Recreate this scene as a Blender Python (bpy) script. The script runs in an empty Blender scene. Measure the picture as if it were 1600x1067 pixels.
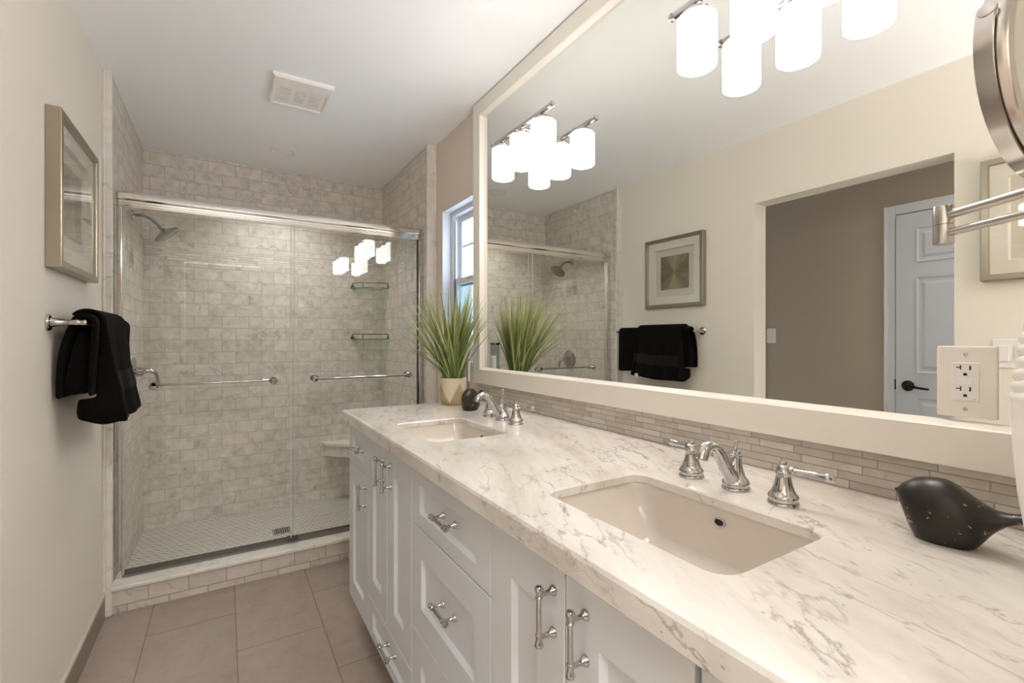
import bpy, bmesh, math, random
from mathutils import Vector, Matrix
random.seed(7)
PI = math.pi
S = bpy.context.scene
COL = S.collection

# ------------------------------------------------------------------ camera
H = 1.242
cam = bpy.data.cameras.new('camera')
cam.sensor_width = 36.0
cam.lens = 730 / 1600 * 36
cam.shift_y = -4.5 / 1600
cam.clip_start = 0.01
camo = bpy.data.objects.new('camera', cam)
COL.objects.link(camo)
camo.location = (0, 0, H)
camo.rotation_euler = (PI / 2, 0, -math.atan(448 / 730))
S.camera = camo

# ------------------------------------------------------------------ view, world
S.view_settings.view_transform = 'Standard'
S.view_settings.look = 'None'
S.view_settings.exposure = 1.2
S.view_settings.gamma = 1.0
S.view_settings.use_curve_mapping = False
S.cycles.max_bounces = 14
S.cycles.diffuse_bounces = 7
S.cycles.glossy_bounces = 8
S.cycles.transparent_max_bounces = 24
S.cycles.sample_clamp_indirect = 6
S.cycles.use_denoising = True

SHADE_EMIT = 5.6
W = bpy.data.worlds.new('world')
S.world = W
W.use_nodes = True
bg = W.node_tree.nodes['Background']
bg.inputs[0].default_value = (0.72, 0.86, 1.0, 1)
bg.inputs[1].default_value = 3.0


def area(name, loc, rot, sx, sy, power, color):
    l = bpy.data.lights.new(name, 'AREA')
    l.shape = 'RECTANGLE'
    l.size, l.size_y, l.energy, l.color = sx, sy, power, color
    o = bpy.data.objects.new(name, l)
    o.location, o.rotation_euler = loc, rot
    COL.objects.link(o)
    return o


# added fill lights in the unseen room behind the camera, one down, one up
area('bedroom_fill', (0.2, -1.6, 2.38), (0, 0, 0), 0.9, 0.9, 35, (0.985, 0.985, 1.0))
area('bedroom_up_fill', (0.05, -0.95, 1.38), (PI, 0, 0), 0.7, 0.5, 34, (0.985, 0.985, 1.0))
# added fill below the recessed shower light, which is itself off
sl = area('shower_fill', (0.318, 3.317, 2.43), (0, 0, 0), 0.1, 0.1, 2.2, (1.0, 0.98, 0.95))
sl.data.spread = math.radians(110)
# added fill for the hall, where no lamp is seen
area('hall_fill', (-1.05, 0.0, 2.41), (0, 0, 0), 0.25, 0.25, 6, (1.0, 0.97, 0.96))

# ------------------------------------------------------------------ node helpers
class NT:
    def __init__(s, name):
        s.m = bpy.data.materials.new(name)
        s.m.use_nodes = True
        s.t = s.m.node_tree
        s.b = s.t.nodes['Principled BSDF']

    def n(s, typ, **kw):
        nd = s.t.nodes.new(typ)
        for k, v in kw.items():
            setattr(nd, k, v)
        return nd

    def put(s, sock, val):
        if isinstance(val, bpy.types.NodeSocket):
            s.t.links.new(val, sock)
        elif isinstance(val, bpy.types.Node):
            s.t.links.new(val.outputs[0], sock)
        elif isinstance(val, (tuple, list)) and len(val) == 3 and sock.type == 'RGBA':
            sock.default_value = (*val, 1)
        else:
            sock.default_value = val

    def math(s, op, a, b=0.0, c=0.0):
        nd = s.n('ShaderNodeMath', operation=op)
        for i, v in enumerate((a, b, c)):
            s.put(nd.inputs[i], v)
        return nd.outputs[0]

    def mix(s, f, a, b, blend='MIX'):
        nd = s.n('ShaderNodeMix', data_type='RGBA', blend_type=blend)
        s.put(nd.inputs[0], f)
        s.put(nd.inputs[6], a)
        s.put(nd.inputs[7], b)
        return nd.outputs[2]

    def coord(s):
        return s.n('ShaderNodeTexCoord').outputs['Object']

    def axes(s, order, off=(0, 0, 0), scale=1.0):
        """vector whose x,y,z are the chosen world axes of the object"""
        sep = s.n('ShaderNodeSeparateXYZ')
        s.put(sep.inputs[0], s.coord())
        com = s.n('ShaderNodeCombineXYZ')
        for i, a in enumerate(order):
            if a in 'xyz':
                v = sep.outputs['xyz'.index(a)]
                s.put(com.inputs[i], s.math('MULTIPLY', s.math('ADD', v, off[i]), scale))
        return com.outputs[0]

    def noise(s, vec, scale, detail=4, rough=0.55, dist=0.0):
        nd = s.n('ShaderNodeTexNoise')
        s.put(nd.inputs['Vector'], vec)
        nd.inputs['Scale'].default_value = scale
        nd.inputs['Detail'].default_value = detail
        nd.inputs['Roughness'].default_value = rough
        nd.inputs['Distortion'].default_value = dist
        return nd.outputs[0]

    def ramp(s, f, stops):
        nd = s.n('ShaderNodeValToRGB')
        s.put(nd.inputs[0], f)
        el = nd.color_ramp.elements
        while len(el) < len(stops):
            el.new(0.5)
        for e, (p, c) in zip(el, stops):
            e.position = p
            e.color = (*c, 1) if len(c) == 3 else c
        return nd.outputs[0]

    def bump(s, h, strength=0.2, dist=0.002):
        nd = s.n('ShaderNodeBump')
        nd.inputs['Strength'].default_value = strength
        nd.inputs['Distance'].default_value = dist
        s.put(nd.inputs['Height'], h)
        s.put(s.b.inputs['Normal'], nd.outputs[0])

    def set(s, **kw):
        names = dict(color='Base Color', rough='Roughness', metal='Metallic', ior='IOR', spec='Specular IOR Level',
                     coat='Coat Weight', sheen='Sheen Weight', trans='Transmission Weight', emit='Emission Color',
                     estr='Emission Strength', aniso='Anisotropic', sss='Subsurface Weight')
        for k, v in kw.items():
            s.put(s.b.inputs[names[k]], v)
        return s


def srgb(r, g, b):
    f = lambda c: (c / 255 / 12.92) if c / 255 <= 0.04045 else ((c / 255 + 0.055) / 1.055) ** 2.4
    return (f(r), f(g), f(b))


def plain(name, color, rough=0.5, metal=0.0, var=0.03, scale=12, **kw):
    m = NT(name)
    v = m.noise(m.coord(), scale, 3)
    lo = tuple(c * (1 - var) for c in color)
    hi = tuple(min(1, c * (1 + var)) for c in color)
    m.set(color=m.mix(v, lo, hi), rough=rough, metal=metal, **kw)
    return m.m


def paint(name, color, rough=0.55):
    m = NT(name)
    v = m.noise(m.coord(), 2.2, 3)
    m.set(color=m.mix(v, tuple(c * 0.98 for c in color), color), rough=rough)
    m.bump(m.noise(m.coord(), 220, 2), 0.08, 0.001)
    return m.m


def metal(name, color, rough, brushed=False):
    m = NT(name)
    v = m.noise(m.coord(), 60, 2)
    m.set(color=color, metal=1.0, rough=m.math('MULTIPLY_ADD', v, rough * 0.4, rough * 0.8))
    return m.m


def veins(m, vec, scale, width, warp, detail=4):
    """dark lines where a warped noise crosses its middle value"""
    n = m.noise(vec, scale, detail, 0.5 if detail < 6 else 0.58, warp)
    a = m.math('ABSOLUTE', m.math('SUBTRACT', n, 0.5))
    return m.math('SUBTRACT', 1.0, m.math('MINIMUM', m.math('DIVIDE', a, width), 1.0))


def counter_marble():
    m = NT('white_marble_counter')
    m1 = m.n('ShaderNodeMapping')
    m.put(m1.inputs[0], m.coord())
    m1.inputs['Rotation'].default_value = (0, 0, math.radians(24))
    m2 = m.n('ShaderNodeMapping')
    m.put(m2.inputs[0], m1.outputs[0])
    m2.inputs['Scale'].default_value = (1.15, 0.30, 1.0)
    m2.inputs['Location'].default_value = (3.1, 1.7, 0.4)
    v = m2.outputs[0]
    m3 = m.n('ShaderNodeMapping')
    m.put(m3.inputs[0], m1.outputs[0])
    m3.inputs['Scale'].default_value = (1.0, 0.5, 1.0)
    w = m3.outputs[0]
    cloud = m.noise(v, 4.5, 9, 0.66, 0.25)
    v1 = veins(m, w, 5.5, 0.010, 0.35, 8)
    v2 = veins(m, v, 12.0, 0.016, 0.2)
    mask = m.ramp(m.noise(w, 15.0, 5, 0.7), [(0.48, (0, 0, 0)), (0.58, (1, 1, 1))])
    mask2 = m.ramp(m.noise(w, 4.0, 5, 0.65, 0.3), [(0.46, (0, 0, 0)), (0.60, (1, 1, 1))])
    spots = m.ramp(m.noise(v, 46, 6, 0.68), [(0.56, (0, 0, 0)), (0.66, (1, 1, 1))])
    specks = m.ramp(m.noise(w, 75, 3, 0.6), [(0.70, (0, 0, 0)), (0.76, (1, 1, 1))])
    base = m.ramp(cloud, [(0.33, srgb(198, 190, 181)), (0.46, srgb(220, 214, 206)), (0.58, srgb(232, 228, 222))])
    c = m.mix(m.math('MULTIPLY', m.math('MULTIPLY', v1, 0.6), mask), base, srgb(124, 115, 108))
    c = m.mix(m.math('MULTIPLY', m.math('MULTIPLY', v2, 0.5), mask2), c, srgb(140, 130, 122))
    c = m.mix(m.math('MULTIPLY', m.math('MULTIPLY', spots, 0.5), mask2), c, srgb(116, 107, 101))
    c = m.mix(m.math('MULTIPLY', m.math('MULTIPLY', specks, 0.5), mask), c, srgb(104, 96, 90))
    m.set(color=c, rough=0.16, coat=0.1)
    return m.m


def tile(name, order, bw, rh, light, dark, mortar, off=(0, 0, 0), msize=0.0022, offset=0.5, rough=0.28, vein=0.6, cloud=0.22,
         squash=1.0, sqf=2, offf=2, veincol=None, bumpy=0.5):
    m = NT(name)
    uv = m.axes(order, off)
    br = m.n('ShaderNodeTexBrick')
    m.put(br.inputs['Vector'], uv)
    br.offset, br.squash, br.squash_frequency, br.offset_frequency = offset, squash, sqf, offf
    m.put(br.inputs['Color1'], light)
    m.put(br.inputs['Color2'], dark)
    m.put(br.inputs['Mortar'], mortar)
    br.inputs['Scale'].default_value = 1.0
    br.inputs['Brick Width'].default_value = bw
    br.inputs['Row Height'].default_value = rh
    br.inputs['Mortar Size'].default_value = msize
    br.inputs['Mortar Smooth'].default_value = 0.15
    br.inputs['Bias'].default_value = 0.0
    # shift the stone pattern from tile to tile with the tile's own random shade
    idv = m.n('ShaderNodeTexBrick')
    m.put(idv.inputs['Vector'], uv)
    idv.offset, idv.squash, idv.squash_frequency, idv.offset_frequency = offset, squash, sqf, offf
    m.put(idv.inputs['Color1'], (0, 0, 0))
    m.put(idv.inputs['Color2'], (1, 1, 1))
    m.put(idv.inputs['Mortar'], (0.5, 0.5, 0.5))
    for k, v in (('Scale', 1.0), ('Brick Width', bw), ('Row Height', rh), ('Mortar Size', 0.0)):
        idv.inputs[k].default_value = v
    shift = m.n('ShaderNodeVectorMath', operation='MULTIPLY_ADD')
    m.put(shift.inputs[0], idv.outputs['Color'])
    shift.inputs[1].default_value = (37.0, 91.0, 13.0)
    m.put(shift.inputs[2], uv)
    sv = shift.outputs[0]
    c = br.outputs['Color']
    cl = m.noise(sv, 14, 7, 0.68, 0.4)
    c = m.mix(cloud, c, m.ramp(cl, [(0.32, srgb(128, 119, 108)), (0.46, srgb(196, 188, 177)), (0.66, srgb(232, 225, 214))]))
    mask = m.ramp(m.noise(sv, 5.0, 2), [(0.46, (0, 0, 0)), (0.62, (1, 1, 1))])
    vn = m.math('MULTIPLY', m.math('MULTIPLY', veins(m, sv, 5.0, 0.016, 0.5), vein), mask)
    c2 = m.mix(vn, c, veincol or srgb(105, 98, 88))
    c3 = m.mix(br.outputs['Fac'], c2, mortar)
    m.set(color=c3, rough=m.math('MULTIPLY_ADD', br.outputs['Fac'], 0.4, rough))
    m.bump(m.math('SUBTRACT', 1.0, br.outputs['Fac']), bumpy, 0.0012)
    return m.m


def herringbone():
    m = NT('herringbone_mosaic')
    mp = m.n('ShaderNodeMapping')
    m.put(mp.inputs[0], m.coord())
    mp.inputs['Rotation'].default_value = (0, 0, PI / 4)
    mp.inputs['Scale'].default_value = (40, 40, 40)
    sep = m.n('ShaderNodeSeparateXYZ')
    m.put(sep.inputs[0], mp.outputs[0])
    x, y = sep.outputs[0], sep.outputs[1]
    i, j = m.math('FLOOR', x), m.math('FLOOR', y)
    fx, fy = m.math('FRACT', x), m.math('FRACT', y)
    k = m.math('FLOORED_MODULO', m.math('SUBTRACT', i, j), 4.0)
    near = lambda v: m.math('LESS_THAN', v, 0.11)
    far = lambda v: m.math('GREATER_THAN', v, 0.89)
    is_ = lambda n: m.math('COMPARE', k, float(n), 0.1)
    hor = m.math('LESS_THAN', k, 1.5)
    ver = m.math('SUBTRACT', 1.0, hor)
    tb, lr = m.math('MAXIMUM', near(fy), far(fy)), m.math('MAXIMUM', near(fx), far(fx))
    g = m.math('MULTIPLY', hor, tb)
    for a, b in ((is_(0), near(fx)), (is_(1), far(fx)), (ver, lr), (is_(3), near(fy)), (is_(2), far(fy))):
        g = m.math('MAXIMUM', g, m.math('MULTIPLY', a, b))
    n = m.noise(m.coord(), 22, 3)
    stone = m.mix(n, srgb(140, 136, 126), srgb(196, 191, 180))
    stone = m.mix(m.math('MULTIPLY', hor, 0.16), stone, srgb(120, 117, 108))
    m.set(color=m.mix(g, stone, srgb(216, 211, 200)), rough=0.42)
    return m.m


def glass(name, tint, gloss=0.02, thick_tint=None):
    m = NT(name)
    m.t.nodes.remove(m.b)
    out = [n for n in m.t.nodes if n.type == 'OUTPUT_MATERIAL'][0]
    tr = m.n('ShaderNodeBsdfTransparent')
    m.put(tr.inputs[0], tint)
    gl = m.n('ShaderNodeBsdfGlossy')
    gl.inputs['Roughness'].default_value = gloss
    fr = m.n('ShaderNodeFresnel')
    fr.inputs[0].default_value = 1.5
    # keep the reflectance of a back face the same as that of a front face
    geo = m.n('ShaderNodeNewGeometry')
    m.put(fr.inputs[0], m.math('MULTIPLY_ADD', geo.outputs['Backfacing'], 1 / 1.5 - 1.5, 1.5))
    nz = m.noise(m.coord(), 3, 2)
    fac = m.math('MULTIPLY', fr.outputs[0], m.math('MULTIPLY_ADD', nz, 0.04, 0.98))
    sh = m.n('ShaderNodeMixShader')
    m.put(sh.inputs[0], m.math('MINIMUM', fac, 1.0))
    m.put(sh.inputs[1], tr)
    m.put(sh.inputs[2], gl)
    m.put(out.inputs[0], sh)
    return m.m


def towel_cloth():
    m = NT('black_terry_cloth')
    n = m.noise(m.coord(), 320, 2)
    m.set(color=m.mix(n, srgb(8, 6, 6), srgb(20, 15, 14)), rough=1.0, spec=0.1, sheen=0.015)
    m.bump(n, 0.7, 0.004)
    return m.m


def towel_band():
    m = NT('woven_black_border')
    w = m.n('ShaderNodeTexWave', wave_type='BANDS', bands_direction='Z')
    m.put(w.inputs['Vector'], m.coord())
    w.inputs['Scale'].default_value = 55
    m.set(color=m.mix(w.outputs[0], srgb(14, 10, 9), srgb(34, 28, 26)), rough=0.8, spec=0.2)
    m.bump(w.outputs[0], 0.4, 0.002)
    return m.m


def pot_mat():
    m = NT('cream_pot_with_gold_points')
    sep = m.n('ShaderNodeSeparateXYZ')
    m.put(sep.inputs[0], m.coord())
    ang = m.math('ARCTAN2', sep.outputs[1], sep.outputs[0])
    tri = m.math('PINGPONG', m.math('MULTIPLY_ADD', ang, 4 / PI, 20.9), 1.0)
    lim = m.math('MULTIPLY_ADD', tri, 0.098, 0.008)
    f = m.math('GREATER_THAN', lim, sep.outputs[2])
    n = m.noise(m.coord(), 40, 3)
    gold = m.mix(n, srgb(166, 144, 108), srgb(192, 170, 132))
    cream = m.mix(n, srgb(204, 190, 167), srgb(222, 209, 188))
    m.set(color=m.mix(f, cream, gold), rough=0.42)
    return m.m


def leaf_mat():
    m = NT('grass_blade_green')
    at = m.n('ShaderNodeVertexColor')
    at.layer_name = 'tone'
    sep = m.n('ShaderNodeSeparateColor')
    m.put(sep.inputs[0], at.outputs[0])
    c = m.ramp(sep.outputs[0], [(0.0, srgb(92, 110, 52)), (0.4, srgb(144, 162, 88)), (0.75, srgb(190, 198, 128)), (1.0, srgb(218, 214, 165))])
    c = m.mix(m.math('MULTIPLY', sep.outputs[1], 0.55), c, srgb(196, 198, 140))
    m.set(color=c, rough=0.45)
    return m.m


def bird_mat():
    m = NT('black_carved_stone')
    n = m.noise(m.coord(), 30, 5, 0.6)
    base = m.mix(n, srgb(18, 14, 10), srgb(40, 31, 22))
    chips = m.ramp(m.noise(m.coord(), 95, 3, 0.6), [(0.655, (0, 0, 0)), (0.675, (1, 1, 1))])
    sep = m.n('ShaderNodeSeparateXYZ')
    m.put(sep.inputs[0], m.coord())
    low = m.math('LESS_THAN', sep.outputs[2], 0.07)
    m.set(color=m.mix(m.math('MULTIPLY', chips, m.math('MULTIPLY', low, 0.8)), base, srgb(190, 160, 120)), rough=0.36)
    return m.m


def art_mat():
    """burst of fine engraved lines around the centre of the sheet (object y, z)"""
    m = NT('engraved_burst_foil')
    sep = m.n('ShaderNodeSeparateXYZ')
    m.put(sep.inputs[0], m.coord())
    ang = m.math('ARCTAN2', sep.outputs[2], sep.outputs[1])
    com = m.n('ShaderNodeCombineXYZ')
    m.put(com.inputs[0], m.math('MULTIPLY', m.math('COSINE', ang), 1.0))
    m.put(com.inputs[1], m.math('MULTIPLY', m.math('SINE', ang), 1.0))
    n = m.noise(com.outputs[0], 38, 3, 0.7)
    col = m.ramp(n, [(0.3, srgb(66, 57, 43)), (0.52, srgb(122, 109, 84)), (0.72, srgb(196, 180, 140))])
    painted_sheen = m.math('POWER', m.math('ABSOLUTE', m.math('SINE', ang)), 6.0)  # bow-shaped sheen of the foil, painted into the colour
    col = m.mix(m.math('MULTIPLY', painted_sheen, 0.35), col, srgb(226, 212, 176))
    m.set(color=col, rough=0.45, metal=0.2)
    m.bump(n, 0.4, 0.002)
    return m.m


M = {}
M['cream'] = paint('cream_wall_paint', srgb(234, 226, 214))
M['blush'] = paint('window_wall_paint', srgb(224, 209, 195))
M['ceil'] = paint('ceiling_paint', srgb(246, 247, 249))
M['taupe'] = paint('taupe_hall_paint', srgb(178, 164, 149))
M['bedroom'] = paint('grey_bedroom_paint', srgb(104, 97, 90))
M['cab'] = plain('white_cabinet_paint', srgb(221, 225, 228), 0.32, var=0.01)
M['cabin'] = plain('cabinet_carcass', srgb(205, 205, 208), 0.5, var=0.02)
M['frame'] = plain('ivory_frame_paint', srgb(236, 230, 220), 0.35, var=0.01)
M['trimw'] = plain('white_trim_paint', srgb(226, 228, 234), 0.4, var=0.01)
M['door'] = plain('white_door_paint', srgb(214, 217, 224), 0.45, var=0.015)
M['plastic'] = plain('white_plastic', srgb(236, 232, 228), 0.35, var=0.01)
M['plastic_d'] = plain('vent_slot_shade', srgb(206, 200, 190), 0.6, var=0.05)
M['dark'] = plain('black_slot', srgb(22, 20, 18), 0.6)
M['blackmetal'] = plain('black_lever_metal', srgb(22, 21, 22), 0.3, metal=0.4)
M['chrome'] = metal('polished_nickel', srgb(196, 193, 191), 0.04)
M['brush'] = metal('brushed_nickel', srgb(204, 199, 192), 0.22)
M['rail'] = metal('satin_aluminium', srgb(226, 221, 214), 0.10)
M['pewter'] = metal('pewter_frame_metal', srgb(168, 158, 141), 0.33)
M['steel'] = metal('dark_steel_rail', srgb(140, 138, 132), 0.12)
M['track'] = metal('dull_track_metal', srgb(130, 125, 118), 0.45)
M['mirror'] = metal('mirror_silver', srgb(238, 238, 232), 0.0)
M['mirror'].node_tree.nodes['Principled BSDF'].inputs['Roughness'].default_value = 0.0
for l in list(M['mirror'].node_tree.links):
    if l.to_socket.name == 'Roughness':
        M['mirror'].node_tree.links.remove(l)
M['sink'] = plain('biscuit_porcelain', srgb(212, 204, 193), 0.12, var=0.01)
M['counter'] = counter_marble()
M['slab'] = tile('marble_slab', 'xyz', 3.0, 3.0, srgb(226, 220, 210), srgb(226, 220, 210), srgb(200, 192, 180), off=(20, 20, 0), vein=0.5, bumpy=0.0)
TL, TD, TM = srgb(231, 223, 213), srgb(216, 209, 199), srgb(190, 182, 171)
M['tile_x'] = tile('marble_tile_back', 'xz0', 0.1560, 0.0795, TL, TD, TM, off=(10.08, 10 * 0.0795 - 0.04, 0), rough=0.4, cloud=0.5, vein=0.5)
M['tile_y'] = tile('marble_tile_side', 'yz0', 0.1560, 0.0795, TL, TD, TM, off=(10.03, 10 * 0.0795 - 0.04, 0), rough=0.4, cloud=0.5, vein=0.5)
M['tile_curb'] = tile('marble_tile_curb', 'xz0', 0.1550, 0.0795, srgb(218, 206, 192), srgb(196, 186, 174), srgb(160, 150, 138),
                      off=(10.0 * 0.155 + 0.072, 4 * 0.0795 - 0.032, 0))
M['band_x'] = tile('mosaic_band', 'xz0', 0.11, 0.0165, srgb(236, 231, 221), srgb(206, 199, 188), srgb(180, 173, 162), off=(10, 5, 0), msize=0.0015, offset=0.37, squash=0.7, sqf=3)
M['band_y'] = tile('mosaic_band_side', 'yz0', 0.11, 0.0165, srgb(236, 231, 221), srgb(206, 199, 188), srgb(180, 173, 162), off=(10, 5, 0), msize=0.0015, offset=0.37, squash=0.7, sqf=3)
M['splash'] = tile('strip_mosaic_backsplash', 'yz0', 0.118, 0.0174, srgb(212, 204, 195), srgb(178, 169, 160), srgb(146, 137, 128), off=(10.02, 10 * 0.0174 - 0.93 + 0.87, 0), msize=0.0011,
                   offset=0.38, squash=0.68, sqf=3, rough=0.22, vein=0.2)
M['floor'] = tile('taupe_stone_floor', 'yx0', 0.61, 0.3225, srgb(160, 144, 131), srgb(153, 138, 125), srgb(126, 112, 100), off=(10 * 0.61 - 2.456, 10 * 0.3225 - 0.0395, 0),
                  msize=0.0018, rough=0.42, vein=0.0, bumpy=0.2, cloud=0.10)
M['basetile'] = plain('brown_stone_baseboard', srgb(140, 126, 112), 0.45, var=0.06)
M['basetop'] = plain('baseboard_caulk', srgb(196, 184, 166), 0.6, var=0.04)
M['herring'] = herringbone()
M['glass'] = glass('clear_shower_glass', (0.978, 0.988, 0.98))
M['pane'] = glass('window_glass', (0.96, 0.98, 1.0))
M['pane_low'] = glass('tinted_window_glass', (0.50, 0.57, 0.57))
M['picglass'] = glass('picture_glass', (0.98, 0.98, 0.98))
M['shelfglass'] = glass('green_shelf_glass', (0.80, 0.90, 0.86))
M['bottleglass'] = glass('bottle_glass', (0.86, 0.89, 0.89))
M['towel'] = towel_cloth()
M['band'] = towel_band()
M['pot'] = pot_mat()
M['leaf'] = leaf_mat()
M['bird'] = bird_mat()
M['art'] = art_mat()
M['mat'] = plain('ivory_picture_mat', srgb(232, 226, 212), 0.8, var=0.01)
M['matin'] = plain('pale_backing_paper', srgb(214, 206, 190), 0.8, var=0.02)
M['vase'] = plain('white_glazed_ceramic', srgb(244, 240, 232), 0.3, var=0.01)
M['soil'] = plain('dark_moss', srgb(50, 44, 30), 0.9, var=0.3, scale=80)
M['seal'] = plain('clear_edge_seal', srgb(214, 214, 206), 0.3)
M['rubber'] = plain('grey_seal', srgb(60, 58, 54), 0.6)
m_ = NT('opal_lamp_shade')
m_.set(color=(0.95, 0.93, 0.9), rough=0.3, emit=(1.0, 0.985, 0.985), estr=SHADE_EMIT)
M['shade'] = m_.m
m_ = NT('recessed_lens')
m_.set(color=(0.8, 0.8, 0.8), rough=0.4, emit=(1.0, 0.95, 0.88), estr=0.02)
M['lens'] = m_.m

# ------------------------------------------------------------------ mesh helpers


def link(name, bm, mat, parent=None, smooth=False, loc=None):
    bmesh.ops.recalc_face_normals(bm, faces=bm.faces[:])
    me = bpy.data.meshes.new(name)
    bm.to_mesh(me)
    bm.free()
    mats = mat if isinstance(mat, (list, tuple)) else [mat]
    for mm in mats:
        me.materials.append(mm)
    if smooth:
        for p in me.polygons:
            p.use_smooth = True
        me.set_sharp_from_angle(angle=math.radians(38 if smooth is True else smooth))
    o = bpy.data.objects.new(name, me)
    COL.objects.link(o)
    if parent:
        o.parent = parent
    if loc:
        o.location = loc
    return o


def struct(name, bm, mat, parent=None, smooth=False):
    o = link(name, bm, mat, parent, smooth)
    if parent is None:
        o['kind'] = 'structure'
    return o


def thing(name, label, cat, loc=(0, 0, 0), rz=0, group=None):
    o = bpy.data.objects.new(name, None)
    o.empty_display_size = 0.05
    o.location = loc
    o.rotation_euler = (0, 0, rz)
    COL.objects.link(o)
    return tag(o, label, cat, group)


def tag(o, label, cat, group=None):
    o['label'], o['category'] = label, cat
    if group:
        o['group'] = group
    return o


def box(bm, x0, x1, y0, y1, z0, z1, bevel=0.0, seg=2, mi=0):
    x0, x1 = min(x0, x1), max(x0, x1)
    y0, y1 = min(y0, y1), max(y0, y1)
    z0, z1 = min(z0, z1), max(z0, z1)
    vs = [bm.verts.new((x, y, z)) for x in (x0, x1) for y in (y0, y1) for z in (z0, z1)]
    fs = [bm.faces.new([vs[i] for i in q]) for q in ((0, 1, 3, 2), (4, 6, 7, 5), (0, 4, 5, 1), (2, 3, 7, 6), (0, 2, 6, 4), (1, 5, 7, 3))]
    for f in fs:
        f.material_index = mi
    if bevel > 0:
        es = list({e for f in fs for e in f.edges})
        r = bmesh.ops.bevel(bm, geom=es, offset=bevel, segments=seg, affect='EDGES', profile=0.5, clamp_overlap=True)
        for f in r['faces']:
            f.material_index = mi
    return bm


def B(*a, **k):
    return box(bmesh.new(), *a, **k)


def lathe(bm, prof, n=32, origin=(0, 0, 0), axis='z', mi=0, caps=True):
    """prof: (radius, height) pairs"""
    o = Vector(origin)
    ax = {'z': (Vector((1, 0, 0)), Vector((0, 1, 0)), Vector((0, 0, 1))),
          'x': (Vector((0, 1, 0)), Vector((0, 0, 1)), Vector((1, 0, 0))),
          '-x': (Vector((0, 1, 0)), Vector((0, 0, 1)), Vector((-1, 0, 0))),
          'y': (Vector((1, 0, 0)), Vector((0, 0, 1)), Vector((0, 1, 0))),
          '-y': (Vector((1, 0, 0)), Vector((0, 0, 1)), Vector((0, -1, 0)))}[axis] if isinstance(axis, str) else axis
    rings = []
    for r, h in prof:
        if r < 1e-6:
            rings.append([bm.verts.new(o + ax[2] * h)])
        else:
            rings.append([bm.verts.new(o + ax[0] * (r * math.cos(2 * PI * i / n)) + ax[1] * (r * math.sin(2 * PI * i / n)) + ax[2] * h) for i in range(n)])
    for a, b in zip(rings, rings[1:]):
        for i in range(n):
            j = (i + 1) % n
            if len(a) == 1 and len(b) == 1:
                continue
            if len(a) == 1:
                f = bm.faces.new((a[0], b[i], b[j]))
            elif len(b) == 1:
                f = bm.faces.new((a[i], b[0], a[j]))
            else:
                f = bm.faces.new((a[i], b[i], b[j], a[j]))
            f.material_index = mi
    if caps:
        for r in (rings[0], rings[-1]):
            if len(r) > 1:
                f = bm.faces.new(r)
                f.material_index = mi
    return bm


def basis(d):
    d = d.normalized()
    up = Vector((0, 0, 1)) if abs(d.z) < 0.95 else Vector((1, 0, 0))
    a = d.cross(up).normalized()
    return a, a.cross(d).normalized(), d


def smoothpts(pts, sub=6):
    """Catmull-Rom through points given as tuples of any length"""
    out = []
    P_ = [pts[0]] + list(pts) + [pts[-1]]
    for k in range(1, len(P_) - 2):
        p0, p1, p2, p3 = P_[k - 1:k + 3]
        for s in range(sub):
            t = s / sub
            out.append(tuple(0.5 * (2 * b + (c - a) * t + (2 * a - 5 * b + 4 * c - d) * t * t + (3 * b - a - 3 * c + d) * t ** 3)
                             for a, b, c, d in zip(p0, p1, p2, p3)))
    out.append(tuple(pts[-1]))
    return out


def tube(bm, pts, n=14, mi=0, flat=None):
    """pts: (x,y,z,r[,r2])"""
    rings = []
    prev = None
    for k, p in enumerate(pts):
        c = Vector(p[:3])
        a = Vector(pts[max(0, k - 1)][:3])
        b = Vector(pts[min(len(pts) - 1, k + 1)][:3])
        d = (b - a).normalized()
        if prev is None:
            u, v, _ = basis(d)
        else:
            u = (prev - d * prev.dot(d)).normalized()
            v = u.cross(d).normalized()
        prev = u
        r = p[3]
        r2 = p[4] if len(p) > 4 else r
        rings.append([bm.verts.new(c + u * (r * math.cos(2 * PI * i / n)) + v * (r2 * math.sin(2 * PI * i / n))) for i in range(n)])
    for a, b in zip(rings, rings[1:]):
        for i in range(n):
            j = (i + 1) % n
            bm.faces.new((a[i], b[i], b[j], a[j])).material_index = mi
    for r in (rings[0], rings[-1]):
        bm.faces.new(r).material_index = mi
    return bm


def rod(bm, a, b, r, n=14, mi=0):
    return tube(bm, [(*a, r), (*b, r)], n, mi)


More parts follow.
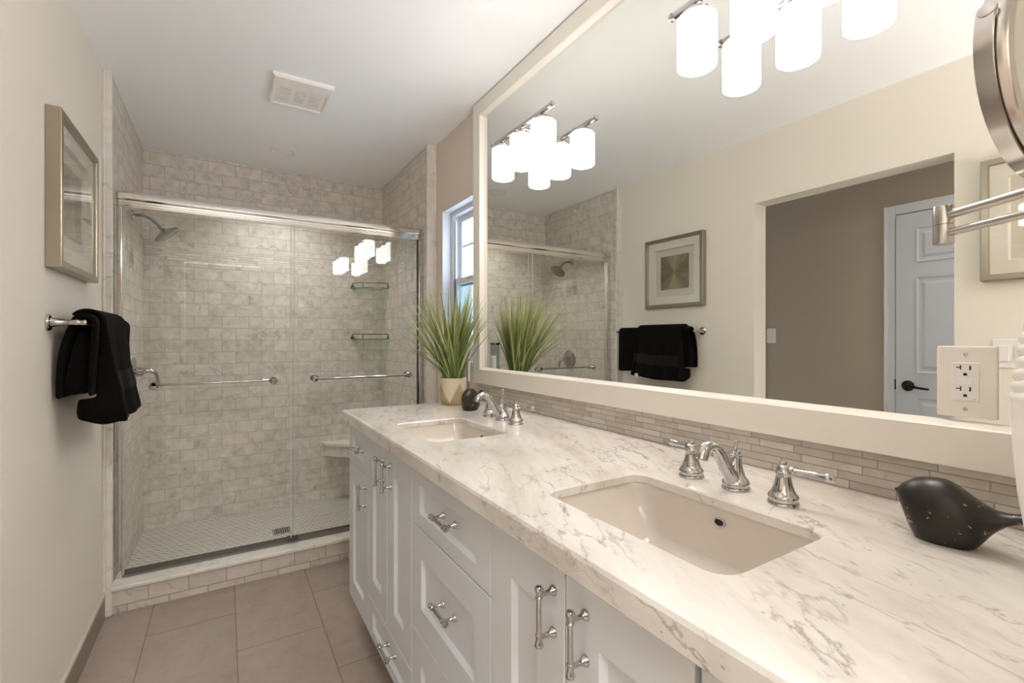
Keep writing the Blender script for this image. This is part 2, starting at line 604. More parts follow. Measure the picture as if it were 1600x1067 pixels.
def slab_with_holes(axis, t0, t1, u0, u1, v0, v1, holes):
    """a wall: thick between t0,t1 along axis ('x' or 'y'); u is the other horizontal axis, v is z; holes (u0,u1,v0,v1)"""
    us = sorted({u0, u1, *[h[0] for h in holes], *[h[1] for h in holes]})
    vs = sorted({v0, v1, *[h[2] for h in holes], *[h[3] for h in holes]})
    bm = bmesh.new()
    cache = {}

    def V(t, u, v):
        k = (round(t, 5), round(u, 5), round(v, 5))
        if k not in cache:
            cache[k] = bm.verts.new((t, u, v) if axis == 'x' else (u, t, v))
        return cache[k]

    def solid(i, j):
        if i < 0 or j < 0 or i >= len(us) - 1 or j >= len(vs) - 1:
            return False
        cu, cv = (us[i] + us[i + 1]) / 2, (vs[j] + vs[j + 1]) / 2
        return not any(h[0] < cu < h[1] and h[2] < cv < h[3] for h in holes)

    for i in range(len(us) - 1):
        for j in range(len(vs) - 1):
            if not solid(i, j):
                continue
            a, b, c, d = us[i], us[i + 1], vs[j], vs[j + 1]
            for t in (t0, t1):
                bm.faces.new((V(t, a, c), V(t, b, c), V(t, b, d), V(t, a, d)))
            for di, dj, q in ((-1, 0, ((a, c), (a, d))), (1, 0, ((b, c), (b, d))), (0, -1, ((a, c), (b, c))), (0, 1, ((a, d), (b, d)))):
                if not solid(i + di, j + dj):
                    (p, r), (s, w) = q
                    bm.faces.new((V(t0, p, r), V(t1, p, r), V(t1, s, w), V(t0, s, w)))
    return bm


def prism(bm, poly, axis, a, b, mi=0):
    """closed polygon of 2-D points extruded between a and b along axis; for 'x' points are (y,z), 'y' (x,z), 'z' (x,y)"""
    f = {'x': lambda p, t: (t, p[0], p[1]), 'y': lambda p, t: (p[0], t, p[1]), 'z': lambda p, t: (p[0], p[1], t)}[axis]
    r0 = [bm.verts.new(f(p, a)) for p in poly]
    r1 = [bm.verts.new(f(p, b)) for p in poly]
    n = len(poly)
    for i in range(n):
        bm.faces.new((r0[i], r0[(i + 1) % n], r1[(i + 1) % n], r1[i])).material_index = mi
    bm.faces.new(r0).material_index = mi
    bm.faces.new(r1).material_index = mi
    return bm


def rrect(x0, x1, y0, y1, r, n=8):
    pts = []
    for cx, cy, a0 in ((x1 - r, y1 - r, 0), (x0 + r, y1 - r, 90), (x0 + r, y0 + r, 180), (x1 - r, y0 + r, 270)):
        for k in range(n + 1):
            a = math.radians(a0 + 90 * k / n)
            pts.append((cx + r * math.cos(a), cy + r * math.sin(a)))
    return pts


def loft(bm, rings, close=True, mi=0):
    vr = [[bm.verts.new(p) for p in r] for r in rings]
    for a, b in zip(vr, vr[1:]):
        for i in range(len(a)):
            j = (i + 1) % len(a)
            if not close and j == 0:
                continue
            bm.faces.new((a[i], b[i], b[j], a[j])).material_index = mi
    return vr


def copy_thing(root, loc, rz=None, label=None):
    """copy a thing with its parts and their sub-parts"""
    c = root.copy()
    COL.objects.link(c)
    c.location = loc
    if rz is not None:
        c.rotation_euler = (0, 0, rz)
    if label:
        c['label'] = label
    for ch in list(root.children):
        d = ch.copy()
        COL.objects.link(d)
        d.parent = c
        for g in list(ch.children):
            e = g.copy()
            COL.objects.link(e)
            e.parent = d
    return c


# ------------------------------------------------------------------ room shell
XL, XR, ZC = -0.465, 1.115, 2.44
YS, YB = 2.72, 3.73          # front of the shower alcove, its back wall
YN = -0.19                    # end wall with the doorway the camera stands in
MX = 1.108                    # mirror plane

struct('floor', B(-1.6, XR, -3.2, 2.86, -0.06, 0.0), M['floor'])
struct('floor_shower', B(XL, XR, 2.86, YB + 0.12, -0.06, 0.04), M['herring'])
struct('ceiling', B(-1.72, XR + 0.2, -3.32, YB + 0.12, ZC, ZC + 0.08), M['ceil'])
struct('wall_left', slab_with_holes('x', -0.585, XL, YN - 0.12, YB + 0.12, 0, ZC, [(0.72, 1.615, -0.0, 2.045)]), M['cream'])
struct('wall_right', slab_with_holes('x', XR, XR + 0.2, -3.2, YB + 0.12, 0, ZC, [(2.19, 2.62, 1.115, 2.005)]), M['blush'])
struct('wall_back', B(XL, XR, YB, YB + 0.12, 0.04, ZC), M['cream'])
struct('wall_end', slab_with_holes('y', YN - 0.12, YN, -0.465, XR, 0, ZC, [(-0.36, 0.37, 0, 2.04)]), M['cream'])
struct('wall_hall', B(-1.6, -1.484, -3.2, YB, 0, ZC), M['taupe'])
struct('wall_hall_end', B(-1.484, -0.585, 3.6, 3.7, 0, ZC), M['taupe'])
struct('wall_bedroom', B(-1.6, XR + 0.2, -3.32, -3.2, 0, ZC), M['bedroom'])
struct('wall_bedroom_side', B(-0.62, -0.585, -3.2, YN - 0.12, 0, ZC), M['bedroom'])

# shower wall tiling, three rows of strip mosaic let in at 1.75-1.83 m
TX0, TX1 = -0.440, 1.065
bz0, bz1 = 1.753, 1.838
for nm, z0, z1, mt in (('low', 0.04, bz0, M['tile_x']), ('band', bz0, bz1, M['band_x']), ('high', bz1, ZC, M['tile_x'])):
    pass
bm = B(TX0, TX1, YB - 0.02, YB, 0.04, bz0)
box(bm, TX0, TX1, YB - 0.02, YB, bz0, bz1, mi=1)
box(bm, TX0, TX1, YB - 0.02, YB, bz1, ZC)
YBF = YB - 0.02
struct('wall_shower_back', bm, [M['tile_x'], M['band_x']])
for nm, a, b in (('wall_shower_left', XL, TX0), ('wall_shower_right', TX1, XR)):
    bm = B(a, b, YS + 0.02, YBF, 0.0, bz0)
    box(bm, a, b, 2.87, YBF, bz0, bz1, mi=1)
    box(bm, a, b, YS + 0.02, 2.87, bz0, bz1)
    box(bm, a, b, YS + 0.02, YBF, bz1, ZC)
    struct(nm, bm, [M['tile_y'], M['band_y']])
# marble edging where the tiling ends: a flat strip and a rounded bead
for k, (a, b, s) in enumerate(((XL, TX0 + 0.008, 1), (TX1 - 0.008, XR, -1))):
    bm = B(a, b, YS, YS + 0.02, 0.0 if s > 0 else 0.0, ZC, bevel=0.003)
    xa = a if s > 0 else b
    prism(bm, [(xa, YS), (xa, YS - 0.010), (xa + s * 0.006, YS - 0.014), (xa + s * 0.011, YS - 0.010), (xa + s * 0.012, YS)], 'z', 0.0, ZC)
    struct('trim_%d' % (k + 1), bm, M['slab'])
# curb
bm = B(XL + 0.012, XR - 0.012, 2.735, 2.86, 0, 0.105)
o = struct('trim_3', bm, M['tile_curb'])
bm = B(TX0 + 0.0, TX1, 2.718, 2.872, 0.105, 0.124, bevel=0.004)
struct('trim_4', bm, M['slab'])
# baseboards
for nm, y0, y1 in (('baseboard_left', 1.615, YS - 0.014), ('baseboard_left_near', YN, 0.72)):
    bm = B(XL, XL + 0.011, y0, y1, 0, 0.098)
    box(bm, XL, XL + 0.013, y0, y1, 0.098, 0.113, bevel=0.003, mi=1)
    struct(nm, bm, [M['basetile'], M['basetop']])
bm = B(XR - 0.011, XR, 2.145, YS - 0.014, 0, 0.098)
box(bm, XR - 0.013, XR, 2.145, YS - 0.014, 0.098, 0.113, bevel=0.003, mi=1)
struct('baseboard_right', bm, [M['basetile'], M['basetop']])

# window_1: frame, two sashes set back in the reveal
win = bpy.data.objects.new('window_1', None)
COL.objects.link(win)
win['kind'] = 'structure'
bm = bmesh.new()


def ring_frame(bm, x0, x1, y0, y1, z0, z1, w, wb=None, bev=0.002, mi=0):
    wb = wb or w
    box(bm, x0, x1, y0, y0 + w, z0, z1, bevel=bev, mi=mi)
    box(bm, x0, x1, y1 - w, y1, z0, z1, bevel=bev, mi=mi)
    box(bm, x0, x1, y0 + w, y1 - w, z0, z0 + wb, bevel=bev, mi=mi)
    box(bm, x0, x1, y0 + w, y1 - w, z1 - w, z1, bevel=bev, mi=mi)


ring_frame(bm, 1.172, 1.26, 2.192, 2.618, 1.117, 2.003, 0.026)
box(bm, 1.182, 1.19, 2.574, 2.592, 1.15, 1.95, bevel=0.002)
link('window_frame', bm, M['trimw'], win)
bm = bmesh.new()
ring_frame(bm, 1.215, 1.245, 2.218, 2.592, 1.555, 1.977, 0.034, 0.04)
up = link('sash', bm, M['trimw'], win)
bm = B(1.222, 1.236, 2.225, 2.585, 1.79, 1.802)
box(bm, 1.222, 1.236, 2.40, 2.412, 1.59, 1.94)
link('glazing_bar', bm, M['trimw'], up)
link('pane', B(1.229, 1.233, 2.25, 2.56, 1.59, 1.945), M['pane'], up)
bm = bmesh.new()
ring_frame(bm, 1.182, 1.212, 2.218, 2.592, 1.143, 1.600, 0.034, 0.05)
lo = link('sash', bm, M['trimw'], win)
link('pane', B(1.195, 1.199, 2.25, 2.56, 1.19, 1.568), M['pane_low'], lo)
link('latch', B(1.178, 1.186, 2.36, 2.42, 1.585, 1.60, bevel=0.003), M['brush'], lo)
bm = B(1.116, 1.171, 2.6165, 2.6198, 1.118, 2.0045)
box(bm, 1.116, 1.171, 2.1902, 2.1935, 1.118, 2.0045)
box(bm, 1.116, 1.171, 2.1935, 2.6165, 2.0015, 2.0045)
link('reveal', bm, M['trimw'], win)
link('window_sill', B(XR - 0.012, 1.18, 2.192, 2.618, 1.100, 1.117, bevel=0.003), M['trimw'], win)

# door_1 in the hall with its casing, lever; casing of the next door
dr = bpy.data.objects.new('door_1', None)
COL.objects.link(dr)
dr['kind'] = 'structure'
HX = -1.484
bm = B(HX, HX + 0.03, 0.51, 1.268, 0.01, 2.03, bevel=0.002)


def door_panel(bm, x, y0, y1, z0, z1, dirx=1):
    """raised panel: sunk groove with a pillow inside"""
    r = [(0, 0.004), (0.012, -0.004), (0.02, -0.004), (0.042, 0.005)]
    rings = []
    for d, h in r:
        rings.append([(x + dirx * h, y0 + d, z0 + d), (x + dirx * h, y1 - d, z0 + d), (x + dirx * h, y1 - d, z1 - d), (x + dirx * h, y0 + d, z1 - d)])
    vr = loft(bm, rings)
    bm.faces.new(vr[-1])


for y0, y1 in ((0.62, 0.85), (0.93, 1.16)):
    for z0, z1 in ((1.72, 1.93), (1.03, 1.62), (0.22, 0.87)):
        door_panel(bm, HX + 0.032, y0, y1, z0, z1)
link('door_leaf', bm, M['door'], dr)
bm = lathe(bmesh.new(), [(0.033, 0), (0.033, 0.006), (0.026, 0.011), (0.012, 0.014), (0.011, 0.045), (0, 0.047)], 24, (HX + 0.03, 1.205, 0.945), 'x')
tube(bm, smoothpts([(HX + 0.07, 1.205, 0.945, 0.010), (HX + 0.078, 1.17, 0.943, 0.008), (HX + 0.075, 1.12, 0.936, 0.007), (HX + 0.07, 1.09, 0.934, 0.006)]), 12)
link('door_handle', bm, M['blackmetal'], dr, True)
link('latch_plate', B(HX, HX + 0.027, 1.268, 1.276, 0.915, 0.98), M['blackmetal'], dr)
bm = bmesh.new()
for y0, y1, z0, z1 in ((1.276, 1.335, 0, 2.10), (0.44, 0.502, 0, 2.10), (0.502, 1.276, 2.04, 2.10)):
    box(bm, HX, HX + 0.016, y0, y1, z0, z1, bevel=0.004)
    box(bm, HX, HX + 0.024, y1 - 0.014 if y1 > 1.3 else y0, y1 if y1 > 1.3 else y0 + 0.014, z0, z1, bevel=0.003)
struct('trim_5', bm, M['trimw'])
bm = B(HX, HX + 0.018, 2.135, 2.2, 0, 2.10, bevel=0.004)
box(bm, HX, HX + 0.018, 2.2, 2.95, 2.035, 2.10, bevel=0.004)
box(bm, HX, HX + 0.018, 2.95, 3.01, 0, 2.10, bevel=0.004)
struct('trim_6', bm, M['trimw'])
dr2 = struct('door_2', B(HX, HX + 0.012, 2.2, 2.95, 0.01, 2.035), M['door'])

# light switches
sw = thing('light_switch', 'white single rocker switch on the taupe hall wall', 'switch', (HX, 2.085, 1.265))
link('wall_plate', B(0, 0.005, -0.036, 0.036, -0.058, 0.058, bevel=0.002), M['plastic'], sw)
link('rocker', B(0.004, 0.009, -0.016, 0.016, -0.033, 0.033, bevel=0.002), M['plastic'], sw)
sw = thing('light_switch', 'white double rocker switch under the second picture on the cream wall', 'switch', (XL, 0.545, 1.182))
link('wall_plate', B(0, 0.005, -0.058, 0.058, -0.058, 0.058, bevel=0.002), M['plastic'], sw)
for dy in (-0.023, 0.023):
    link('rocker', B(0.004, 0.009, dy - 0.016, dy + 0.016, -0.033, 0.033, bevel=0.002), M['plastic'], sw)

# ------------------------------------------------------------------ vanity cabinets
CZ2 = 0.911       # underside of the slab itself; only its front and end edges are built up
FX = 0.465        # front plane of doors and drawers


def handle(parent, y, z, vertical, L=0.1):
    bm = bmesh.new()
    xb = FX - 0.030
    h = L / 2
    prof = [(0.0, -h), (0.0068, -h + 0.0005), (0.0078, -h + 0.003), (0.0066, -h + 0.007), (0.0050, -h + 0.013), (0.0048, -h + 0.017), (0.0062, -h + 0.0185),
            (0.0062, -h + 0.021), (0.0046, -h + 0.0225), (0.0044, h - 0.0225), (0.0062, h - 0.021), (0.0062, h - 0.0185), (0.0050, h - 0.017),
            (0.0054, h - 0.011), (0.0072, h - 0.007), (0.0074, h - 0.004), (0.0055, h - 0.001), (0, h)]
    lathe(bm, prof, 16, (xb, y, z), 'z' if vertical else 'y')
    for s in (-1, 1):
        d = s * (h - 0.0155)
        p = (FX, y, z + d) if vertical else (FX, y + d, z)
        lathe(bm, [(0.0095, 0), (0.0095, 0.002), (0.0075, 0.005), (0.0042, 0.010), (0.0038, 0.020), (0.0045, 0.030)], 16, p, '-x')
    return link('handle', bm, M['chrome'], parent, True)


def front(name, parent, y0, y1, z0, z1, sy, sz):
    """shaker front: stiles and rails with a sloped inner edge and a sunk flat panel"""
    g = 0.0015
    y0, y1, z0, z1 = y0 + g, y1 - g, z0 + g, z1 - g
    bm = bmesh.new()
    T, rec, sl = 0.020, 0.010, 0.009

    def ring(x, d, e=None):
        e = d if e is None else e
        return [(x, y0 + d, z0 + e), (x, y1 - d, z0 + e), (x, y1 - d, z1 - e), (x, y0 + d, z1 - e)]
    vr = loft(bm, [ring(FX + T, 0), ring(FX + 0.0015, 0), ring(FX, 0.0015), ring(FX, sy, sz), ring(FX + 0.002, sy + 0.002, sz + 0.002), ring(FX + rec, sy + sl, sz + sl)])
    bm.faces.new(vr[0])
    bm.faces.new(vr[-1])
    return link(name, bm, M['cab'], parent)


def cabinet(label, y0, y1, fronts, low=True):
    t = thing('vanity_cabinet', label, 'cabinet', (0, 0, 0), 0, 'white vanity cabinets under the marble counter')
    bm = B(FX + 0.0215, FX + 0.037, y0 + 0.0005, y1 - 0.0005, 0.125, 0.882)       # face frame
    box(bm, FX + 0.037, XR - 0.002, y0 + 0.0005, y0 + 0.016, 0.125, 0.72)
    box(bm, FX + 0.037, XR - 0.002, y1 - 0.016, y1 - 0.0005, 0.125, 0.72)
    box(bm, FX + 0.037, XR - 0.002, y0 + 0.016, y1 - 0.016, 0.125, 0.140)
    box(bm, XR - 0.012, XR - 0.002, y0 + 0.0005, y1 - 0.0005, 0.70, 0.882)
    box(bm, XR - 0.012, XR - 0.002, y0 + 0.016, y1 - 0.016, 0.140, 0.70)
    box(bm, FX + 0.09, FX + 0.105, y0 + 0.0005, y1 - 0.0005, 0.0, 0.125)          # toe kick
    box(bm, FX + 0.105, XR - 0.002, y0 + 0.0005, y0 + 0.016, 0.0, 0.125)
    box(bm, FX + 0.105, XR - 0.002, y1 - 0.016, y1 - 0.0005, 0.0, 0.125)
    link('body', bm, M['cab'], t)
    for f in fronts:
        kind, a, b, c, d, sy, sz, h = f
        fo = front(kind, t, a, b, c, d, sy, sz)
        if h:
            handle(fo, *h)
    return t


ZT = 0.872
cabinet('white cabinet at the shower end, small drawer above a narrow door', 1.808, 2.125, [
    ('drawer', 1.808, 2.125, 0.708, ZT, 0.06, 0.04, (1.915, 0.797, False)),
    ('door', 1.808, 2.125, 0.125, 0.708, 0.066, 0.08, (1.84, 0.63, True))])
cabinet('white two-door cabinet under the far sink, wide drawer at its foot', 1.318, 1.808, [
    ('door', 1.5625, 1.808, 0.268, ZT, 0.066, 0.08, (1.600, 0.790, True)),
    ('door', 1.318, 1.5625, 0.268, ZT, 0.072, 0.08, (1.520, 0.788, True)),
    ('drawer', 1.318, 1.808, 0.125, 0.268, 0.066, 0.036, (1.51, 0.222, False))])
cabinet('white bank of three drawers between the two sinks', 0.840, 1.318, [
    ('drawer', 0.840, 1.318, 0.709, ZT, 0.064, 0.040, (1.049, 0.800, False)),
    ('drawer', 0.840, 1.318, 0.408, 0.709, 0.075, 0.078, (1.052, 0.578, False)),
    ('drawer', 0.840, 1.318, 0.125, 0.408, 0.075, 0.078, (1.052, 0.290, False))])
cabinet('white two-door cabinet under the near sink', 0.350, 0.840, [
    ('door', 0.595, 0.840, 0.268, ZT, 0.078, 0.085, (0.625, 0.790, True)),
    ('door', 0.351, 0.595, 0.268, ZT, 0.078, 0.085, (0.544, 0.790, True)),
    ('drawer', 0.351, 0.840, 0.125, 0.268, 0.066, 0.036, (0.596, 0.2, False))])
cabinet('white cabinet at the near end, only its top corner in view', -0.185, 0.346, [
    ('door', -0.185, 0.08, 0.125, ZT, 0.07, 0.08, (0.05, 0.79, True)),
    ('door', 0.08, 0.345, 0.125, ZT, 0.07, 0.08, (0.11, 0.79, True))])

# ------------------------------------------------------------------ marble counter with two cut-outs
CX0, CY0, CY1, CZ0, CZ1 = 0.437, YN, 2.142, 0.8835, 0.930
SINKS = [(0.553, 0.822, 0.372, 0.776), (0.530, 0.795, 1.318, 1.682)]
ct = bmesh.new()


def stack(outl):
    return [[ct.verts.new((x, y, z)) for x, y in pts] for z, pts in outl]


ox = lambda d: [(CX0 + d, CY0), (XR - 0.001, CY0), (XR - 0.001, CY1 - d), (CX0 + d, CY1 - d)]
tops, bots = [], []
rings = stack([(CZ2, ox(0.032)), (CZ0, ox(0.032)), (CZ0, ox(0.004)), (CZ0 + 0.004, ox(0.0)), (CZ1 - 0.009, ox(0.0)), (CZ1 - 0.003, ox(0.003)), (CZ1, ox(0.009))])
for a, b in zip(rings, rings[1:]):
    for i in range(4):
        ct.faces.new((a[i], a[(i + 1) % 4], b[(i + 1) % 4], b[i]))
tops.append(rings[-1])
bots.append(rings[0])
for (a, b, c, d) in SINKS:
    hr = stack([(CZ1 - 0.003, rrect(a, b, c, d, 0.035)), (CZ1, rrect(a - 0.003, b + 0.003, c - 0.003, d + 0.003, 0.038))])
    hr.insert(0, [ct.verts.new((x, y, CZ2)) for x, y in rrect(a, b, c, d, 0.035)])
    for p, q in zip(hr, hr[1:]):
        n = len(p)
        for i in range(n):
            ct.faces.new((p[i], q[i], q[(i + 1) % n], p[(i + 1) % n]))
    tops.append(hr[-1])
    bots.append(hr[0])
for loops in (tops, bots):
    es = []
    for lp in loops:
        for i in range(len(lp)):
            e = ct.edges.get((lp[i], lp[(i + 1) % len(lp)]))
            es.append(e)
    bmesh.ops.triangle_fill(ct, use_beauty=True, use_dissolve=False, edges=es)
o = link('countertop', ct, M['counter'])
tag(o, 'long white veined marble countertop with two sink cut-outs', 'countertop')

# undermount sinks
for k, (a, b, c, d) in enumerate(SINKS):
    t = thing('sink', ('biscuit rectangular undermount sink nearest the camera', 'biscuit rectangular undermount sink at the shower end')[k], 'sink', ((a + b) / 2, (c + d) / 2, 0.74), 0,
              'undermount sinks in the marble counter')
    hx, hy = (b - a) / 2 + 0.004, (d - c) / 2 + 0.004
    bm = bmesh.new()
    rings = []
    zt = CZ2 - 0.0006 - 0.74
    # (depth, inset in x, inset in y): steep front and back, long curved ends
    prof = [(0, -0.018, -0.018), (0, 0, 0), (0.03, 0.004, 0.010), (0.06, 0.010, 0.024), (0.09, 0.018, 0.044), (0.11, 0.030, 0.066), (0.124, 0.048, 0.095), (0.132, 0.075, 0.125), (0.136, 0.105, 0.165)]
    for dz, ix, iy in prof:
        rings.append([(x, y, zt - dz) for x, y in rrect(-hx + ix, hx - ix * 0.75, -hy + iy, hy - iy, max(0.036 + (0.01 if dz else 0.018) - 0.0 * ix, 0.02) if dz < 0.13 else 0.02)])
    vr = loft(bm, rings)
    bm.faces.new(vr[-1])
    # outer skin
    orr = []
    for dz, ix, iy in [(0, -0.018, -0.018), (0.012, -0.018, -0.018), (0.014, -0.01, -0.01), (0.09, 0.006, 0.03), (0.13, 0.06, 0.11), (0.146, 0.1, 0.16)]:
        orr.append([(x, y, zt - dz) for x, y in rrect(-hx + ix, hx - ix, -hy + iy, hy - iy, 0.03)])
    vo = loft(bm, orr)
    bm.faces.new(vo[-1])
    link('basin', bm, M['sink'], t, True)
    bm = lathe(bmesh.new(), [(0.013, 0), (0.0128, 0.003), (0.0095, 0.0042), (0.0092, 0.002), (0, 0.002)], 24, (0, 0, 0), 'z')
    bmesh.ops.scale(bm, vec=(0.62, 1, 1), verts=bm.verts)
    bmesh.ops.rotate(bm, cent=(0, 0, 0), matrix=Matrix.Rotation(math.radians(-82), 3, 'Y'), verts=bm.verts)
    bmesh.ops.translate(bm, vec=(hx - 0.0035, -0.01 if k == 0 else 0.0, 0.888 - 0.74 - 0.004), verts=bm.verts)
    ring = link('overflow_ring', bm, M['chrome'], t, True)
    ring.data.materials.append(M['dark'])
    for p in ring.data.polygons[-28:]:
        p.material_index = 1
    bm = lathe(bmesh.new(), [(0.022, 0), (0.022, 0.003), (0.017, 0.004), (0.015, 0.002), (0, 0.004)], 24, (0, 0, zt - 0.136))
    link('drain', bm, M['chrome'], t, True)

# widespread faucets; local -x points towards the basin, +y towards the shower
FLARE = [(0.0, 0.0), (0.0270, 0.0), (0.0275, 0.003), (0.0262, 0.006), (0.0236, 0.0072), (0.0236, 0.0115), (0.0262, 0.0125), (0.0264, 0.016), (0.0245, 0.019), (0.0215, 0.022),
         (0.0180, 0.030), (0.0152, 0.040), (0.0132, 0.050), (0.0124, 0.056), (0.0132, 0.058), (0.0132, 0.061), (0.0116, 0.063), (0.0108, 0.068), (0.0098, 0.072),
         (0.0060, 0.0745), (0.0068, 0.078), (0.0055, 0.0815), (0.0, 0.083)]


def faucet(label, loc, dyl, dyr, lift, leverdx):
    t = thing('faucet', label, 'faucet', loc, 0, 'widespread chrome faucets behind the sinks')
    bm = bmesh.new()
    lathe(bm, [(0, 0), (0.0275, 0), (0.028, 0.003), (0.0268, 0.006), (0.0242, 0.0072), (0.0242, 0.0115), (0.0268, 0.0125), (0.0268, 0.016), (0.024, 0.021), (0.0185, 0.027), (0.0145, 0.04),
               (0.0118, 0.056), (0.0105, 0.066), (0.0122, 0.068), (0.0122, 0.0715), (0.0095, 0.073), (0.0095, 0.079), (0.006, 0.081), (0, 0.081)], 28, (0.006, 0, 0))
    path = smoothpts([(-0.002, 0, 0.018, 0.016, 0.018), (-0.022, 0, 0.042, 0.0135, 0.015), (-0.044, 0, 0.074, 0.0115, 0.0125), (-0.062, 0, 0.094, 0.0112, 0.0118), (-0.082, 0, 0.1, 0.0112, 0.0118),
                      (-0.098, 0, 0.092, 0.0115, 0.012), (-0.106, 0, 0.076, 0.0125, 0.0125)], 5)
    tube(bm, path, 18)
    link('spout', bm, M['chrome'], t, True)
    bm = bmesh.new()
    lathe(bm, [(0.0018, 0.079), (0.0018, 0.083 + lift), (0.0042, 0.085 + lift), (0.0030, 0.088 + lift), (0.0036, 0.092 + lift), (0.0062, 0.100 + lift), (0.0050, 0.102 + lift), (0, 0.1035 + lift)], 18, (0.006, 0, 0))
    link('lift_rod', bm, M['chrome'], t, True)
    for s, dy in ((1, dyl), (-1, dyr)):
        bm = lathe(bmesh.new(), FLARE, 28, (0, s * dy, 0))
        h = link('handle', bm, M['chrome'], t, True)
        d = Vector((leverdx, s * 1.0, -0.06)).normalized()
        a, b_, c_ = basis(d)
        bm = bmesh.new()
        lathe(bm, [(0, 0.004), (0.0045, 0.005), (0.0045, 0.012), (0.0072, 0.013), (0.0072, 0.016), (0.0045, 0.0175), (0.0040, 0.022), (0.0058, 0.045), (0.0066, 0.064), (0.0078, 0.066), (0.0086, 0.070),
                   (0.0078, 0.074), (0.0062, 0.0755), (0.0070, 0.078), (0.0050, 0.0815), (0, 0.0825)], 18, (0, s * dy, 0.067), (a, b_, c_))
        link('lever', bm, M['chrome'], h, True)
    return t


faucet('chrome widespread faucet behind the sink nearest the camera', (0.898, 0.584, CZ1), 0.104, 0.100, 0.0, 0.28)
faucet('chrome widespread faucet behind the far sink, drain rod pulled up', (0.902, 1.548, CZ1), 0.092, 0.105, 0.016, 0.45)

# backsplash
o = struct('trim_7', B(XR - 0.010, XR - 0.0005, YN, 2.150, CZ1, 1.0165, bevel=0.001), M['splash'])
o.name = 'backsplash'
del o['kind']
tag(o, 'backsplash of narrow grey-brown stone strips below the big mirror', 'backsplash')

# ------------------------------------------------------------------ wall mirror
t = thing('wall_mirror', 'wide wall mirror in an ivory painted frame above the counter', 'mirror', (MX, 1.0, 1.0168))
bm = bmesh.new()
fy0, fy1, fz0, fz1, fw = YN + 0.003, 2.152, 1.0168, 2.434, 0.078
OX = Vector((MX, 1.0, 1.0168))


def fr(x, d):
    return [(x - OX.x, y - OX.y, z - OX.z) for y, z in ((fy0 + d, fz0 + d), (fy1 - d, fz0 + d), (fy1 - d, fz1 - d), (fy0 + d, fz1 - d))]


vr = loft(bm, [fr(XR - 0.001, 0.0), fr(1.087, 0), fr(1.085, 0.002), fr(1.085, fw - 0.008), fr(1.088, fw - 0.005), fr(1.094, fw - 0.003), fr(MX - 0.0005, fw + 0.003), fr(MX + 0.003, fw + 0.003)])
link('frame', bm, M['frame'], t)
link('mirror_glass', B(0, 0.0055, fy0 + 0.03 - 1.0, fy1 - 0.03 - 1.0, 0.03, fz1 - fz0 - 0.03), M['mirror'], t)

# outlet on the mirror
t = thing('power_outlet', 'ivory double power outlet plate set into the mirror corner', 'power outlet', (MX, 0.281, 1.1665))
link('wall_plate', B(-0.0065, -0.0003, -0.039, 0.039, -0.0625, 0.0625, bevel=0.0022), M['frame'], t)
bm = B(-0.0085, -0.0062, -0.0175, 0.0175, -0.0335, 0.0335, bevel=0.001)
box(bm, -0.0095, -0.008, -0.009, 0.009, -0.005, 0.005, bevel=0.0005)
rc = link('receptacle', bm, M['plastic'], t)
bm = bmesh.new()
for zc in (0.0195, -0.0175):
    box(bm, -0.0087, -0.0083, 0.0052, 0.0068, zc + 0.0015, zc + 0.0095)
    box(bm, -0.0087, -0.0083, 0.0068, 0.0122, zc + 0.0048, zc + 0.0064)
    box(bm, -0.0087, -0.0083, -0.0076, -0.0052, zc + 0.0015, zc + 0.009)
    box(bm, -0.0087, -0.0083, -0.0025, 0.0025, zc - 0.0085, zc - 0.005)
    box(bm, -0.0087, -0.0083, -0.0018, 0.0018, zc - 0.005, zc - 0.0038)
box(bm, -0.0087, -0.0083, -0.0125, -0.0112, -0.0305, -0.0292)
link('slots', bm, M['dark'], rc)
for zc in (0.048, -0.048):
    link('screw', lathe(bmesh.new(), [(0.0032, 0), (0.003, 0.0008), (0, 0.001)], 14, (-0.0065, 0, zc), '-x'), M['chrome'], t, True)

# ------------------------------------------------------------------ vanity light bars on the mirror
def vanity_light(label, loc):
    t = thing('vanity_light', label, 'wall lamp', loc, 0, 'three-shade light bars on the mirror')
    # origin on the mirror at the back plate; the bar sits at local x = -0.104
    bm = lathe(bmesh.new(), [(0.0, 0), (0.058, 0), (0.060, 0.004), (0.058, 0.014), (0.050, 0.018), (0.0, 0.018)], 36, (-0.0005, 0, 0), '-x')
    link('back_plate', bm, M['chrome'], t, True)
    bm = rod(bmesh.new(), (-0.016, 0, 0), (-0.104, 0, 0), 0.007)
    link('arm', bm, M['chrome'], t, True)
    bm = B(-0.110, -0.098, -0.218, 0.218, -0.006, 0.010, bevel=0.002)
    for s in (-1, 1):
        lathe(bm, [(0.011, 0), (0.012, 0.003), (0.009, 0.009), (0.0, 0.011)], 18, (-0.104, s * 0.214, 0.002), 'y' if s > 0 else '-y')
    link('bar', bm, M['chrome'], t, True)
    for dy in (-0.1485, 0, 0.1485):
        bm = lathe(bmesh.new(), [(0.008, 0.0), (0.009, -0.012), (0.026, -0.016), (0.034, -0.022), (0.035, -0.030), (0.033, -0.031), (0, -0.031)], 28, (-0.096, dy, 0.0))
        link('socket_cup', bm, M['chrome'], t, True)
        bm = lathe(bmesh.new(), [(0.030, -0.0315), (0.042, -0.033), (0.0472, -0.038), (0.0476, -0.045), (0.0476, -0.150), (0.0468, -0.158), (0.0435, -0.1605), (0.0425, -0.158), (0.043, -0.150), (0.043, -0.05), (0, -0.048)], 36,
                   (-0.094, dy, 0.0), caps=False)
        link('lamp_shade', bm, M['shade'], t, True)
    return t


